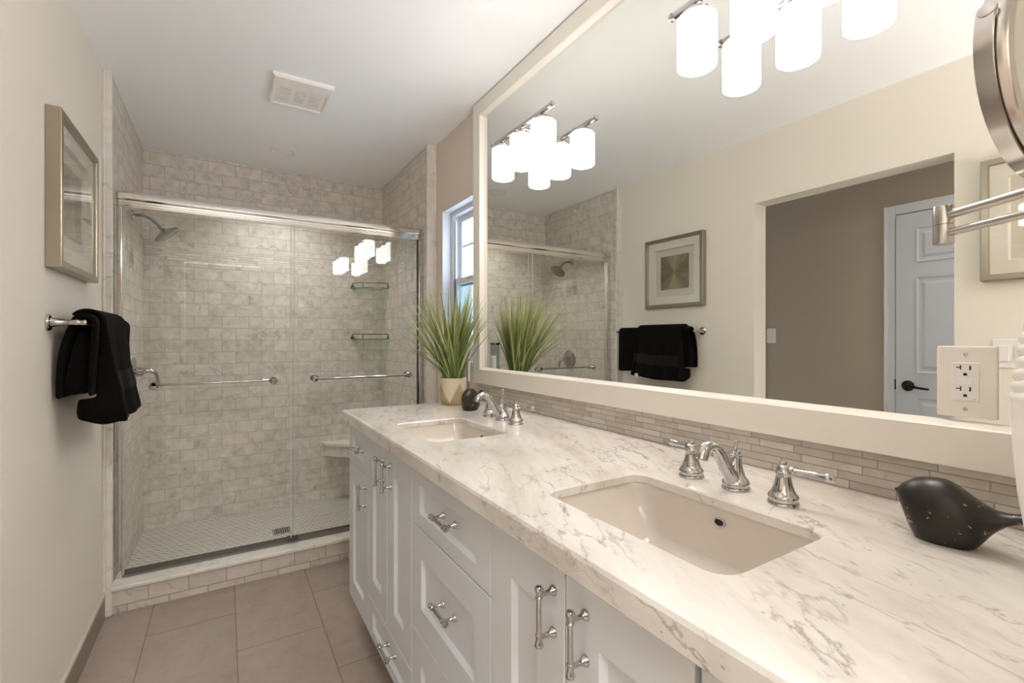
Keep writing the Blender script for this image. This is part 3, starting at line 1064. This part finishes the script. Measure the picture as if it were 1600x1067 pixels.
v1 = vanity_light('chrome bar light with three opal shades, on the mirror above the far sink', (MX, 1.576, 2.086))
copy_thing(v1, (MX, 0.612, 2.086), label='chrome bar light with three opal shades, cut off by the top edge of the photo')

# ------------------------------------------------------------------ magnifying mirror on a swing arm
t = thing('magnifying_mirror', 'round magnifying mirror on a double-rod brushed swing arm at the right edge', 'magnifying mirror', (0.49, YN, 1.38))


def L(p):
    return (p[0] - 0.49, p[1] - YN, p[2] - 1.38)


arm = bmesh.new()
e = (0.760, 0.214)
u_ = Vector((-0.53, -0.848, 0)).normalized()
top_end = Vector((*e, H + 0.152)) + u_ * 0.100
rod(arm, L((*e, H + 0.1515)), L(top_end), 0.0052)
low_end = Vector((*e, H + 0.130)) + u_ * 0.47
rod(arm, L((*e, H + 0.130)), L(low_end), 0.0048)
lathe(arm, [(0, 0), (0.0100, 0), (0.0105, 0.002), (0.0105, 0.0225), (0.0090, 0.023), (0.0090, 0.0238), (0.0105, 0.0243), (0.0105, 0.045), (0.010, 0.047), (0, 0.047)], 26, L((*e, H + 0.117)))
lathe(arm, [(0, 0), (0.03, 0), (0.03, 0.004), (0.012, 0.01), (0.010, 0.02), (0, 0.02)], 26, L((low_end.x, YN, H + 0.130)), 'y')
link('arm', arm, M['brush'], t, True)
hc = Vector((0.727, 0.127, H + 0.281))
nrm = Vector((-0.15, -0.988, 0.0)).normalized()
ha, hb, hd = Vector((0, 0, 1)).cross(nrm).normalized(), Vector((0, 0, 1)), nrm
ax = (ha, hb, hd)
Rm = 0.107
bm = lathe(bmesh.new(), [(0, -0.016), (Rm - 0.02, -0.016), (Rm - 0.004, -0.012), (Rm, -0.006), (Rm, 0.010), (Rm - 0.002, 0.014), (Rm - 0.010, 0.015), (Rm - 0.012, 0.0125), (Rm - 0.013, 0.012)], 64, L(hc), ax, caps=False)
link('rim', bm, M['brush'], t, True)
bm = lathe(bmesh.new(), [(Rm - 0.0125, 0.0125), (Rm * 0.6, 0.0105), (Rm * 0.3, 0.0095), (0, 0.009)], 64, L(hc), ax, caps=False)
link('magnifying_glass', bm, M['mirror'], t, True)
bm = bmesh.new()
rings = []
for k in range(33):
    a = PI - 0.3 + (PI + 0.6) * k / 32
    cdir = ha * math.cos(a) + hb * math.sin(a)
    c0 = Vector(L(hc)) + cdir * (Rm + 0.0035)
    rings.append([c0 - hd * 0.008, c0 + hd * 0.006, c0 + hd * 0.006 + cdir * 0.003, c0 - hd * 0.008 + cdir * 0.003])
vr = loft(bm, rings)
bm.faces.new(vr[0])
bm.faces.new(vr[-1])
yoke = bm
for s in (-1, 1):
    pd = (ha * (s * math.cos(0.3)) + hb * math.sin(0.3)).normalized()
    lathe(yoke, [(0, 0), (0.006, 0), (0.006, 0.004), (0.0075, 0.005), (0.0075, 0.008), (0, 0.010)], 18, Vector(L(hc)) + pd * (Rm - 0.001), (hd, pd.cross(hd), pd))
stem = Vector(L(hc)) - hb * (Rm + 0.0035)
tube(yoke, [(*stem, 0.006), (*(stem - hb * 0.012), 0.006), (*Vector(L(top_end)), 0.006)], 14)
link('yoke', yoke, M['brush'], t, True)

# ------------------------------------------------------------------ pictures
def picture(label, loc):
    t = thing('framed_picture', label, 'picture', loc, 0, 'square framed prints on the cream wall')
    s, w, D = 0.245, 0.022, 0.038
    bm = bmesh.new()

    def sq(x, h):
        return [(x, -h, -h), (x, h, -h), (x, h, h), (x, -h, h)]
    loft(bm, [sq(0.001, s - 0.002), sq(0.001, s), sq(D - 0.002, s), sq(D, s - 0.002), sq(D, s - w), sq(D - 0.004, s - w - 0.002), sq(0.012, s - w - 0.002)])
    link('frame', bm, M['pewter'], t)
    bm = B(0.002, 0.008, -s + 0.01, s - 0.01, -s + 0.01, s - 0.01)
    link('backing', bm, M['matin'], t)
    bm = bmesh.new()
    i = s - w - 0.056
    loft(bm, [sq(0.0085, s - w), sq(0.024, s - w), sq(0.024, i), sq(0.0085, i - 0.004)])
    link('mat', bm, M['mat'], t)
    link('artwork', B(0.010, 0.012, -0.118, 0.118, -0.118, 0.118), M['art'], t)
    link('picture_glass', B(0.029, 0.0305, -s + w, s - w, -s + w, s - w), M['picglass'], t)
    return t


p1 = picture('square print of a metallic burst in a pewter frame above the black towels', (XL, 2.185, 1.706))
copy_thing(p1, (XL, 0.385, 1.7225), label='pewter-framed square print seen only in the mirror, above the double switch')

# ------------------------------------------------------------------ towel bar and towels
BXT, BZT = -0.388, 1.292
t = thing('towel_bar', 'chrome towel bar on the cream wall left of the shower', 'towel bar', (XL, 2.315, BZT))
bm = rod(bmesh.new(), (0.077, -0.35, 0), (0.077, 0.35, 0), 0.007)
link('rail', bm, M['chrome'], t, True)
for s in (-1, 1):
    bm = lathe(bmesh.new(), [(0, 0.0005), (0.026, 0.0005), (0.0265, 0.004), (0.024, 0.008), (0.0165, 0.010), (0.0135, 0.016), (0.0105, 0.030), (0.0085, 0.050), (0.0080, 0.062), (0.0098, 0.066), (0.0098, 0.071), (0.0080, 0.074),
                             (0.0085, 0.080), (0.0100, 0.085), (0.0082, 0.091), (0, 0.093)], 24, (0, s * 0.35, 0), 'x')
    link('post', bm, M['chrome'], t, True)


def drape(prof_fn, ys, thick):
    """cloth swept along y; prof_fn(y) gives an (x,z) polyline; solidified to thickness"""
    bm = bmesh.new()
    rows = []
    for y in ys:
        rows.append([bm.verts.new((p[0], p[2] if len(p) > 2 else y, p[1])) for p in prof_fn(y)])
    for a, b in zip(rows, rows[1:]):
        for i in range(len(a) - 1):
            bm.faces.new((a[i], a[i + 1], b[i + 1], b[i]))
    bmesh.ops.recalc_face_normals(bm, faces=bm.faces[:])
    return bm


def linsp(a, b, n):
    return [a + (b - a) * i / (n - 1) for i in range(n)]


XB = -0.4500


def bath_prof(y):
    f = (y - 1.99) / 0.64
    wv = 0.004 * math.sin(17 * f + 1) + 0.003 * math.sin(31 * f)
    zb, zf = 1.050 - 0.012 * f, 1.056 - 0.06 * f + 0.008 * math.sin(6 * f)
    pts = [(XB, zb)]
    for k in range(1, 9):
        s = k / 9
        pts.append((XB + (BXT - 0.027 - XB) * s ** 3 + wv * 0.3 * (1 - s), zb + (BZT - zb) * s))
    for k in range(0, 9):
        a = PI - PI * k / 8
        pts.append((BXT + 0.027 * math.cos(a), BZT + 0.026 * math.sin(a)))
    for k in range(1, 10):
        s = k / 9
        pts.append((BXT + 0.027 - 0.010 * math.sin(PI / 2 * s) + wv * s * 0.3, BZT - (BZT - zf) * s, y + 0.015 * s * (f - 0.5) * 2))
    return pts


def solid_cloth(name, bm, mat, parent, th):
    o = link(name, bm, mat, parent, 60)
    if th:
        md = o.modifiers.new('thickness', 'SOLIDIFY')
        md.thickness = th
        md.offset = 0
    sb = o.modifiers.new('round', 'SUBSURF')
    sb.levels = sb.render_levels = 1
    return o


t = thing('bath_towel', 'wide black towel folded over the bar, behind the smaller one', 'towel', (0, 0, 0))
bm = drape(bath_prof, linsp(1.992, 2.63, 26), 0)
solid_cloth('cloth', bm, M['towel'], t, 0.015)
# inner folded layers between the two flaps, below the bar
rings = []
for y in linsp(1.997, 2.61, 20):
    f = (y - 1.99) / 0.64
    w = 0.002 * math.sin(20 * f)
    zb = 1.062 - 0.02 * f
    rings.append([(-0.438, y, zb + 0.004), (-0.420 + w, y, zb - 0.004), (-0.402, y, zb + 0.003), (-0.386, y, zb), (-0.383, y, zb + 0.012), (-0.383, y, 1.20), (-0.388, y, 1.272), (-0.402, y, 1.276), (-0.422, y, 1.20), (-0.439, y, zb + 0.014)])
bm = bmesh.new()
vr = loft(bm, rings)
bm.faces.new(vr[0])
bm.faces.new(vr[-1])
solid_cloth('inner_fold', bm, M['towel'], t, 0)


def hand_out(f, s):
    """outer face of the front stack: x offset from the bar at height share s (0 bar, 1 hem)"""
    fold = 0.009 * math.sin(11 * f + 0.9) + 0.004 * math.sin(25 * f + 2)
    return BXT + 0.050 + 0.050 * s ** 1.3 + fold * min(1, s * 1.5) - 0.012 * (f > 0.9) * s


def hand_ring(y):
    f = (y - 2.04) / 0.39
    zf = 0.958 + 0.020 * f + 0.004 * math.sin(8 * f + 1)
    pts = []
    for k in range(0, 12):
        a = PI * 0.80 - PI * 0.80 * k / 11
        pts.append((BXT + 0.050 * math.cos(a), y, BZT + 0.050 * math.sin(a)))
    for k in range(1, 15):
        s = k / 14
        pts.append((hand_out(f, s), y + (f - 0.5) * 0.05 * s, BZT - (BZT - zf) * s))
    xo = pts[-1][0]
    yo = pts[-1][1]
    xi = -0.410 + 0.040 * f
    for k in range(1, 8):
        s = k / 8
        pts.append((xo + (xi - xo) * s, yo, zf - 0.008 * math.sin(PI * s) + 0.004 * math.sin(9 * s + 3 * f) + 0.012 * s))
    pts.append((xi, yo, zf + 0.018))
    zt_ = 1.049 - 0.072 * f
    pts.append((xi + 0.002, yo, zf + 0.045))
    pts.append((xi + 0.004, yo, zt_ - 0.006))
    pts.append((xi + 0.006, yo, zt_ - 0.002))
    pts.append((xi + 0.024, yo, zt_ - 0.001))
    xin = BXT + 0.0285
    for k in range(0, 9):
        s = k / 8
        pts.append((xin + 0.008 * s ** 2, y + (f - 0.5) * 0.05 * (1 - s), zt_ + (BZT - 0.03 - zt_) * s))
    for k in range(0, 12):
        a = PI * 0.80 * k / 11
        pts.append((BXT + 0.0385 * math.cos(a), y, BZT + 0.0385 * math.sin(a)))
    return pts


t = thing('hand_towel', 'smaller black towel with a woven border and white tag, hung over the wide towel', 'towel', (0, 0, 0))
ys = linsp(2.040, 2.430, 34)
bm = bmesh.new()
vr = loft(bm, [hand_ring(y) for y in ys])
bmesh.ops.triangulate(bm, faces=[bm.faces.new(vr[0]), bm.faces.new(vr[-1])])
solid_cloth('cloth', bm, M['towel'], t, 0)
bm = bmesh.new()
rings = []
for y in linsp(2.046, 2.424, 40):
    q = hand_ring(y)[11:]
    rings.append([(p[0] + d, p[1], p[2]) for d, seg in ((0.0018, q[7:11]), (-0.002, q[10:6:-1])) for p in seg])
vr = loft(bm, rings)
bm.faces.new(vr[0])
bm.faces.new(vr[-1])
link('woven_border', bm, M['band'], t, 60)
p = hand_ring(2.37)[25]
link('care_tag', B(p[0] + 0.0005, p[0] + 0.0025, p[1] - 0.017, p[1] + 0.017, p[2] - 0.016, p[2] + 0.014), M['plastic'], t)

# ------------------------------------------------------------------ shower enclosure
GY = 2.83
t = thing('sliding_shower_door', 'frameless-look sliding glass shower door with satin metal header', 'shower door', (0.31, GY, 0.124))


def D(x, y, z):
    return (x - 0.31, y - GY, z - 0.124)


hx0, hx1 = TX0 + 0.001, TX1 - 0.001
prof = [(-0.034, 1.905), (-0.030, 1.922), (-0.020, 1.933), (-0.006, 1.937), (0.030, 1.937), (0.030, 1.862), (-0.022, 1.862), (-0.022, 1.867), (-0.026, 1.868), (-0.026, 1.873), (-0.0235, 1.874), (-0.0235, 1.878), (-0.0275, 1.879),
        (-0.0275, 1.885), (-0.025, 1.886), (-0.025, 1.889), (-0.031, 1.891), (-0.034, 1.897)]
bm = prism(bmesh.new(), [(a, z - 0.124) for a, z in prof], 'x', hx0 - 0.31, hx1 - 0.31)
link('header_rail', bm, M['rail'], t, 20)
bm = bmesh.new()
box(bm, hx0 - 0.31 + 0.03, hx1 - 0.31 - 0.03, -0.020, 0.036, 0.0003, 0.006, bevel=0.001)
box(bm, hx0 - 0.31 + 0.03, hx1 - 0.31 - 0.03, -0.020, -0.0165, 0.006, 0.010)
box(bm, hx0 - 0.31 + 0.03, hx1 - 0.31 - 0.03, 0.032, 0.036, 0.006, 0.018)
link('bottom_track', bm, M['track'], t)
for xa, xb in ((hx0, hx0 + 0.028), (hx1 - 0.028, hx1)):
    bm = B(xa - 0.31, xb - 0.31, -0.022, -0.006, 0.0003, 1.738, bevel=0.003)
    box(bm, xa - 0.31 + (0 if xa < 0 else 0.014), xb - 0.31 - (0.014 if xa < 0 else 0), -0.006, 0.032, 0.0003, 1.738, bevel=0.002)
    link('side_jamb', bm, M['rail'], t)


link('side_gasket', B(hx1 - 0.31 - 0.0325, hx1 - 0.31 - 0.0285, -0.020, 0.004, 0.0135, 1.737), M['rubber'], t)


def door_glass(x0, x1, y, zt, bars, outside, zb):
    g = link('glass_panel', B(x0 - 0.31, x1 - 0.31, y - GY - 0.003, y - GY + 0.003, 0.0135, 1.742), M['glass'], t)
    xs = x1 if not outside else x0
    link('edge_strip', B(xs - 0.31 + (0.0002 if not outside else -0.0042), xs - 0.31 + (0.0042 if not outside else -0.0002), y - GY - 0.0035, y - GY + 0.0035, 0.0135, 1.74), M['seal'], g)
    xa, xb = bars
    yb = y - GY + (-0.05 if outside else 0.05)
    bm = rod(bmesh.new(), (xa - 0.31, yb, zb - 0.124), (xb - 0.31, yb, zb - 0.124), 0.0075 if outside else 0.006)
    for x in (xa, xb):
        ax_ = '-y' if outside else 'y'
        s = -1 if outside else 1
        lathe(bm, [(0, 0.003), (0.017, 0.003), (0.018, 0.006), (0.013, 0.012), (0.008, 0.018), (0.008, 0.036), (0.014, 0.042), (0.018, 0.050), (0.014, 0.058), (0, 0.061)], 22, (x - 0.31, y - GY, zb - 0.124), ax_)
        lathe(bm, [(0, 0.003), (0.018, 0.003), (0.0185, 0.007), (0.014, 0.012), (0, 0.013)], 22, (x - 0.31, y - GY, zb - 0.124), 'y' if outside else '-y')
    link('grab_bar', bm, M['chrome'], g, True)
    return g


gb = door_glass(-0.424, 0.326, 2.846, 0, (-0.296, 0.224), False, 1.012)
door_glass(0.310, 1.048, 2.822, 0, (0.425, 0.962), True, 1.020)
link('bottom_guide', B(0.29 - 0.31, 0.345 - 0.31, 2.80 - GY, 2.858 - GY, 0.0135, 0.024, bevel=0.002), M['rubber'], t)

# shower head and valve on the left tiled wall
t = thing('shower_fixture', 'chrome shower head on a bent arm high on the left tiled wall', 'shower head', (TX0, 3.30, 1.926))
bm = lathe(bmesh.new(), [(0, 0.0005), (0.030, 0.0005), (0.029, 0.005), (0.016, 0.012), (0.010, 0.014), (0, 0.014)], 28, (0, 0, 0), 'x')
link('flange', bm, M['chrome'], t, True)
link('arm', tube(bmesh.new(), smoothpts([(0.01, 0, 0, 0.0088), (0.05, 0, 0.002, 0.0088), (0.085, 0, -0.012, 0.0088), (0.115, 0, -0.040, 0.0088), (0.128, 0, -0.054, 0.0095)]), 16), M['steel'], t, True)
d = Vector((0.62, 0, -0.78)).normalized()
bm = lathe(bmesh.new(), [(0, -0.012), (0.012, -0.010), (0.014, 0), (0.011, 0.008), (0.022, 0.014), (0.052, 0.028), (0.068, 0.037), (0.070, 0.045), (0.065, 0.049), (0, 0.050)], 36, (0.132, 0, -0.058), (Vector((0, 1, 0)), d.cross(Vector((0, 1, 0))), d))
link('spray_face', bm, M['steel'], t, True)
t = thing('shower_valve', 'chrome shower valve lever low on the left tiled wall', 'shower valve', (TX0, 3.33, 1.055))
bm = lathe(bmesh.new(), [(0, 0.0005), (0.082, 0.0005), (0.084, 0.005), (0.078, 0.011), (0.03, 0.017), (0.026, 0.02), (0.024, 0.048), (0, 0.05)], 44, (0, 0, 0), 'x')
link('escutcheon', bm, M['chrome'], t, True)
bm = tube(bmesh.new(), smoothpts([(0.045, 0, 0.004, 0.017), (0.075, 0, 0.006, 0.014), (0.098, 0.004, -0.008, 0.011), (0.108, 0.012, -0.04, 0.009), (0.112, 0.018, -0.085, 0.008)]), 16)
link('lever', bm, M['chrome'], t, True)

# corner bench, corner shelves, drain, recessed lamp
poly = [(0.628, YBF - 0.0008), (0.628, YBF - 0.035), (TX1 - 0.035, 3.27), (TX1 - 0.0008, 3.27), (TX1 - 0.0008, YBF - 0.0008)]
bm = prism(bmesh.new(), poly, 'z', 0.372, 0.452)
o = link('corner_bench', bm, M['tile_x'])
bm = prism(bmesh.new(), [(x, y) for x, y in [(0.620, YBF - 0.001), (0.620, YBF - 0.040), (TX1 - 0.040, 3.262), (TX1 - 0.001, 3.262), (TX1 - 0.001, YBF - 0.001)]], 'z', 0.452, 0.47)
top = link('bench_top', bm, M['slab'], o)
tag(o, 'triangular stone corner bench low in the shower, right of the drain', 'bench')
for k, (z, lb) in enumerate(((1.628, 'upper glass corner shelf with a chrome rail in the shower'), (1.240, 'lower glass corner shelf with a chrome rail in the shower'))):
    t = thing('corner_shelf', lb, 'shelf', (TX1, YBF, z), 0, 'glass corner shelves in the shower')
    R_ = 0.225
    arc = [(-0.001, -0.001)] + [(-0.001 - R_ * max(math.cos(a), 0) ** 0.85, -0.001 - 0.165 * max(math.sin(a), 0) ** 0.85) for a in linsp(0.0, PI / 2, 14)]
    link('glass', prism(bmesh.new(), arc, 'z', -0.004, 0.002), M['shelfglass'], t)
    bm = bmesh.new()
    pts = [(-0.006 - (R_ + 0.001) * max(math.cos(a), 0) ** 0.85, -0.006 - 0.166 * max(math.sin(a), 0) ** 0.85) for a in linsp(0.0, PI / 2, 14)]
    tube(bm, [(x, y, 0.036, 0.0042) for x, y in pts], 10)
    tube(bm, [(x, y, -0.001, 0.0035) for x, y in pts], 10)
    for i in (0, 6, 13):
        rod(bm, (*pts[i], -0.001), (*pts[i], 0.036), 0.0035)
    for x, y, axx in ((pts[0][0], -0.0005, '-y'), (-0.0005, pts[-1][1], '-x')):
        lathe(bm, [(0.014, 0), (0.014, 0.006), (0.006, 0.010), (0.006, 0.012)], 16, (x, y, 0.010), axx)
    link('rail', bm, M['steel'], t, True)

t = thing('shower_drain', 'square metal drain grate in the herringbone shower floor', 'drain', (0.302, 3.238, 0.04))
bm = bmesh.new()
ring_frame(bm, -0.001, 0.001, 0, 0, 0, 0, 0.0) if False else None
for x0, x1, y0, y1 in ((-0.052, 0.052, -0.052, -0.043), (-0.052, 0.052, 0.043, 0.052), (-0.052, -0.043, -0.043, 0.043), (0.043, 0.052, -0.043, 0.043)):
    box(bm, x0, x1, y0, y1, 0.0002, 0.004)
for k in range(7):
    x = -0.0375 + k * 0.0125
    box(bm, x - 0.0028, x + 0.0028, -0.043, 0.043, 0.0006, 0.0035)
link('grate', bm, M['brush'], t)
link('well', B(-0.043, 0.043, -0.043, 0.043, 0.0001, 0.0005), M['dark'], t)

t = thing('recessed_light', 'round recessed ceiling light above the shower, switched off', 'ceiling light', (0.318, 3.317, ZC))
bm = lathe(bmesh.new(), [(0.055, -0.0005), (0.076, -0.0005), (0.077, -0.003), (0.073, -0.006), (0.058, -0.0045), (0.055, -0.002)], 44, caps=False)
link('trim_ring', bm, M['plastic'], t, True)
link('lens', lathe(bmesh.new(), [(0, -0.004), (0.04, -0.0035), (0.056, -0.001)], 40, caps=False), M['lens'], t, True)

# exhaust fan grille on the ceiling
t = thing('ceiling_vent', 'white rectangular exhaust fan cover on the ceiling', 'vent', (0.3125, 2.482, ZC))
bm = bmesh.new()
W2, L2 = 0.131, 0.147
r = [[(-W2, -L2, -0.0005), (W2, -L2, -0.0005), (W2, L2, -0.0005), (-W2, L2, -0.0005)], [(-W2, -L2, -0.010), (W2, -L2, -0.010), (W2, L2, -0.010), (-W2, L2, -0.010)],
     [(-W2 + 0.008, -L2 + 0.008, -0.018), (W2 - 0.008, -L2 + 0.008, -0.018), (W2 - 0.008, L2 - 0.008, -0.018), (-W2 + 0.008, L2 - 0.008, -0.018)],
     [(-W2 + 0.014, -L2 + 0.085, -0.018), (W2 - 0.014, -L2 + 0.085, -0.018), (W2 - 0.014, L2 - 0.014, -0.018), (-W2 + 0.014, L2 - 0.014, -0.018)],
     [(-W2 + 0.022, -L2 + 0.093, -0.012), (W2 - 0.022, -L2 + 0.093, -0.012), (W2 - 0.022, L2 - 0.022, -0.012), (-W2 + 0.022, L2 - 0.022, -0.012)]]
vr = loft(bm, r)
bm.faces.new(vr[0])
bm.faces.new(vr[-1])
link('cover', bm, M['plastic'], t)
for k, cx in enumerate((-0.068, 0.0, 0.068)):
    bm = bmesh.new()
    for j in range(6):
        box(bm, cx - 0.024, cx + 0.024, -0.036 + j * 0.021, -0.030 + j * 0.021, -0.0145, -0.0118)
    link('louvre', bm, M['plastic_d'], t)

# ------------------------------------------------------------------ counter objects
# potted grass
t = thing('potted_plant', 'tall green grass plant in a cream and gold pot at the far counter end', 'plant', (0.925, 2.045, CZ1))
bm = lathe(bmesh.new(), [(0, 0.0), (0.046, 0.0), (0.054, 0.008), (0.061, 0.03), (0.064, 0.06), (0.0650, 0.122), (0.0645, 0.127), (0.0615, 0.127), (0.0600, 0.118), (0.0590, 0.112), (0, 0.112)], 48)
link('pot', bm, M['pot'], t, True)
link('moss', lathe(bmesh.new(), [(0, 0.121), (0.03, 0.120), (0.0588, 0.1145), (0.0588, 0.1125), (0, 0.1125)], 24), M['soil'], t, True)
bm = bmesh.new()
cl = bm.loops.layers.color.new('tone')
rnd = random.Random(11)
for k in range(250):
    a0 = rnd.uniform(0, 2 * PI)
    r0 = 0.045 * math.sqrt(rnd.random())
    base = Vector((r0 * math.cos(a0), r0 * math.sin(a0), 0.117))
    a = a0 + rnd.gauss(0, 0.5)
    lean = abs(rnd.gauss(0.0, 0.115)) + 0.015 + r0 * 1.3
    hgt = rnd.uniform(0.30, 0.50) * (1 - lean * 0.7)
    if rnd.random() < 0.06:
        lean, hgt = rnd.uniform(0.2, 0.25), rnd.uniform(0.2, 0.30)
    if abs(math.atan2(math.sin(a - 0.63), math.cos(a - 0.63))) < 0.9:      # the bottle stands there
        lean *= 0.35
    dirv = Vector((math.cos(a), math.sin(a), 0))
    tipx = (base + dirv * lean * 1.1)
    # keep the blades clear of the mirror wall and of the edge of the neighbouring window wall
    if 0.925 + tipx.x > 1.075:
        dirv.x *= 0.3
    side = Vector((-dirv.y, dirv.x, 0)).normalized() if dirv.length > 0 else Vector((1, 0, 0))
    tw = rnd.uniform(-1.2, 1.2)
    side = (side * math.cos(tw) + dirv.normalized() * math.sin(tw) * 0.8).normalized()
    wmax = rnd.uniform(0.0028, 0.0052)
    tone = rnd.random()
    n = 7
    prev = None
    for i in range(n + 1):
        s = i / n
        c = base + dirv * (lean * (0.62 * s + 0.38 * s ** 2)) + Vector((0, 0, hgt * (s - 0.10 * s * s * (lean * 4))))
        w = wmax * (1 - s ** 3) * (0.7 + 0.6 * min(1, s * 3) * 0.5) + 0.0002
        nv = dirv * (-0.0005) if False else Vector((0, 0, 0))
        cur = (bm.verts.new(c - side * w), bm.verts.new(c + dirv * 0.0008 + Vector((0, 0, -0.0006))), bm.verts.new(c + side * w))
        if prev:
            for q in (0, 1):
                f = bm.faces.new((prev[q], prev[q + 1], cur[q + 1], cur[q]))
                for lp in f.loops:
                    lp[cl] = (tone, s if lp.vert in cur else (i - 1) / n, 0, 1)
        prev = cur
me = bpy.data.meshes.new('foliage')
bm.to_mesh(me)
bm.free()
me.materials.append(M['leaf'])
fo = bpy.data.objects.new('foliage', me)
COL.objects.link(fo)
fo.parent = t

# bottle behind the plant, seen in the mirror
t = thing('glass_bottle', 'slim glass bottle with a white label, seen in the mirror beside the grass', 'bottle', (1.022, 2.116, CZ1))
bm = lathe(bmesh.new(), [(0, 0), (0.022, 0), (0.0245, 0.004), (0.025, 0.01), (0.025, 0.270), (0.0235, 0.278), (0.021, 0.278), (0.0215, 0.272), (0.0215, 0.014), (0, 0.012)], 28)
link('glass', bm, M['bottleglass'], t, True)
bm = bmesh.new()
rows = [[bm.verts.new((0.0256 * math.cos(a), 0.0256 * math.sin(a), z)) for a in linsp(math.radians(-75), math.radians(5), 12)] for z in (0.10, 0.225)]
for k in range(11):
    bm.faces.new((rows[0][k], rows[0][k + 1], rows[1][k + 1], rows[1][k]))
link('label', bm, M['plastic'], t, True)
link('rim', lathe(bmesh.new(), [(0.0205, 0.2785), (0.0245, 0.2785), (0.0250, 0.284), (0.0245, 0.291), (0.0205, 0.291), (0.0205, 0.2785)], 24, caps=False), M['steel'], t, True)


# carved birds: local +x is the beak
def bird(label, loc, rz, sc):
    st = [(q[0], (q[1] + q[2]) / 2, (q[2] - q[1]) / 2, q[3]) for q in (   # s from the beak backwards, underside, top, half width
        (0.0, 0.0632, 0.0648, 0.0010), (0.005, 0.0555, 0.0690, 0.006), (0.011, 0.040, 0.0765, 0.0145), (0.018, 0.022, 0.0825, 0.022), (0.026, 0.003, 0.0885, 0.028), (0.037, -0.012, 0.093, 0.034), (0.052, -0.016, 0.0955, 0.038),
        (0.068, -0.015, 0.094, 0.039), (0.084, -0.010, 0.0855, 0.036), (0.097, 0.000, 0.0760, 0.031), (0.107, 0.014, 0.0700, 0.025), (0.118, 0.031, 0.0655, 0.018), (0.132, 0.045, 0.0645, 0.013),
        (0.148, 0.054, 0.0680, 0.0105), (0.164, 0.060, 0.0720, 0.009), (0.176, 0.066, 0.0755, 0.007), (0.179, 0.0695, 0.0745, 0.002))]
    bm = bmesh.new()
    n = 32
    st = smoothpts(st, 3)
    rings = []
    for s, zc, hz, hw in st:
        hz, hw = max(hz, 0.0006), max(hw, 0.0006)
        ring = []
        for i in range(n):
            a = 2 * PI * i / n
            y, z = hw * math.cos(a), zc + hz * math.sin(a)
            ring.append(((0.085 - s) * sc, y * sc, max(z, 0.0) * sc))
        rings.append(ring)
    vr = loft(bm, rings)
    bm.faces.new(vr[0])
    bm.faces.new(vr[-1])
    # flat foot
    bmesh.ops.remove_doubles(bm, verts=bm.verts[:], dist=1e-6)
    o = link('bird_figurine', bm, M['bird'], None, 50, loc)
    o.rotation_euler = (0, 0, rz)
    return tag(o, label, 'figurine', 'carved black birds on the counter')


bird('black stone bird figurine at the right end of the counter, beak to the left', (0.945, 0.243, CZ1), math.radians(90), 1.0)
bird('black stone bird figurine between the pot and the far faucet, seen head-on', (0.935, 1.855, CZ1), math.radians(180 + 38), 1.0)

# white vase with a rippled upper half at the right edge
bm = bmesh.new()
prof = [(0, 0), (0.040, 0), (0.044, 0.003), (0.052, 0.04), (0.0605, 0.085), (0.0665, 0.13), (0.070, 0.18), (0.0715, 0.225), (0.0712, 0.238)]
z = 0.238
k = 0
while z < 0.40:
    r = 0.0712 - 0.11 * (z - 0.238) - 0.35 * max(0, z - 0.30) ** 1.2
    prof += [(r + 0.0022, z + 0.004), (r + 0.0018, z + 0.009), (r - 0.0022, z + 0.012)]
    z += 0.0135
prof += [(0.040, z + 0.004), (0.036, z + 0.002), (0.036, 0.30), (0, 0.29)]
n = 72
rings = []
for r, h in prof:
    rings.append([((r + (0.0010 * math.sin(5 * a + h * 60) if h > 0.238 and r > 0.03 else 0)) * math.cos(a), r * math.sin(a), h + (0.0022 * math.sin(4 * a + h * 40) if 0.245 < h < z else 0)) for a in [2 * PI * i / n for i in range(n)]])
rings = [rg if prof[i][0] > 1e-6 else [(1e-5 * math.cos(2 * PI * j / n), 1e-5 * math.sin(2 * PI * j / n), prof[i][1]) for j in range(n)] for i, rg in enumerate(rings)]
loft(bm, rings)
o = link('vase', bm, M['vase'], None, 50, (0.820, 0.0953, CZ1))
tag(o, 'white ceramic vase with a rippled upper half, cut by the right edge', 'vase')
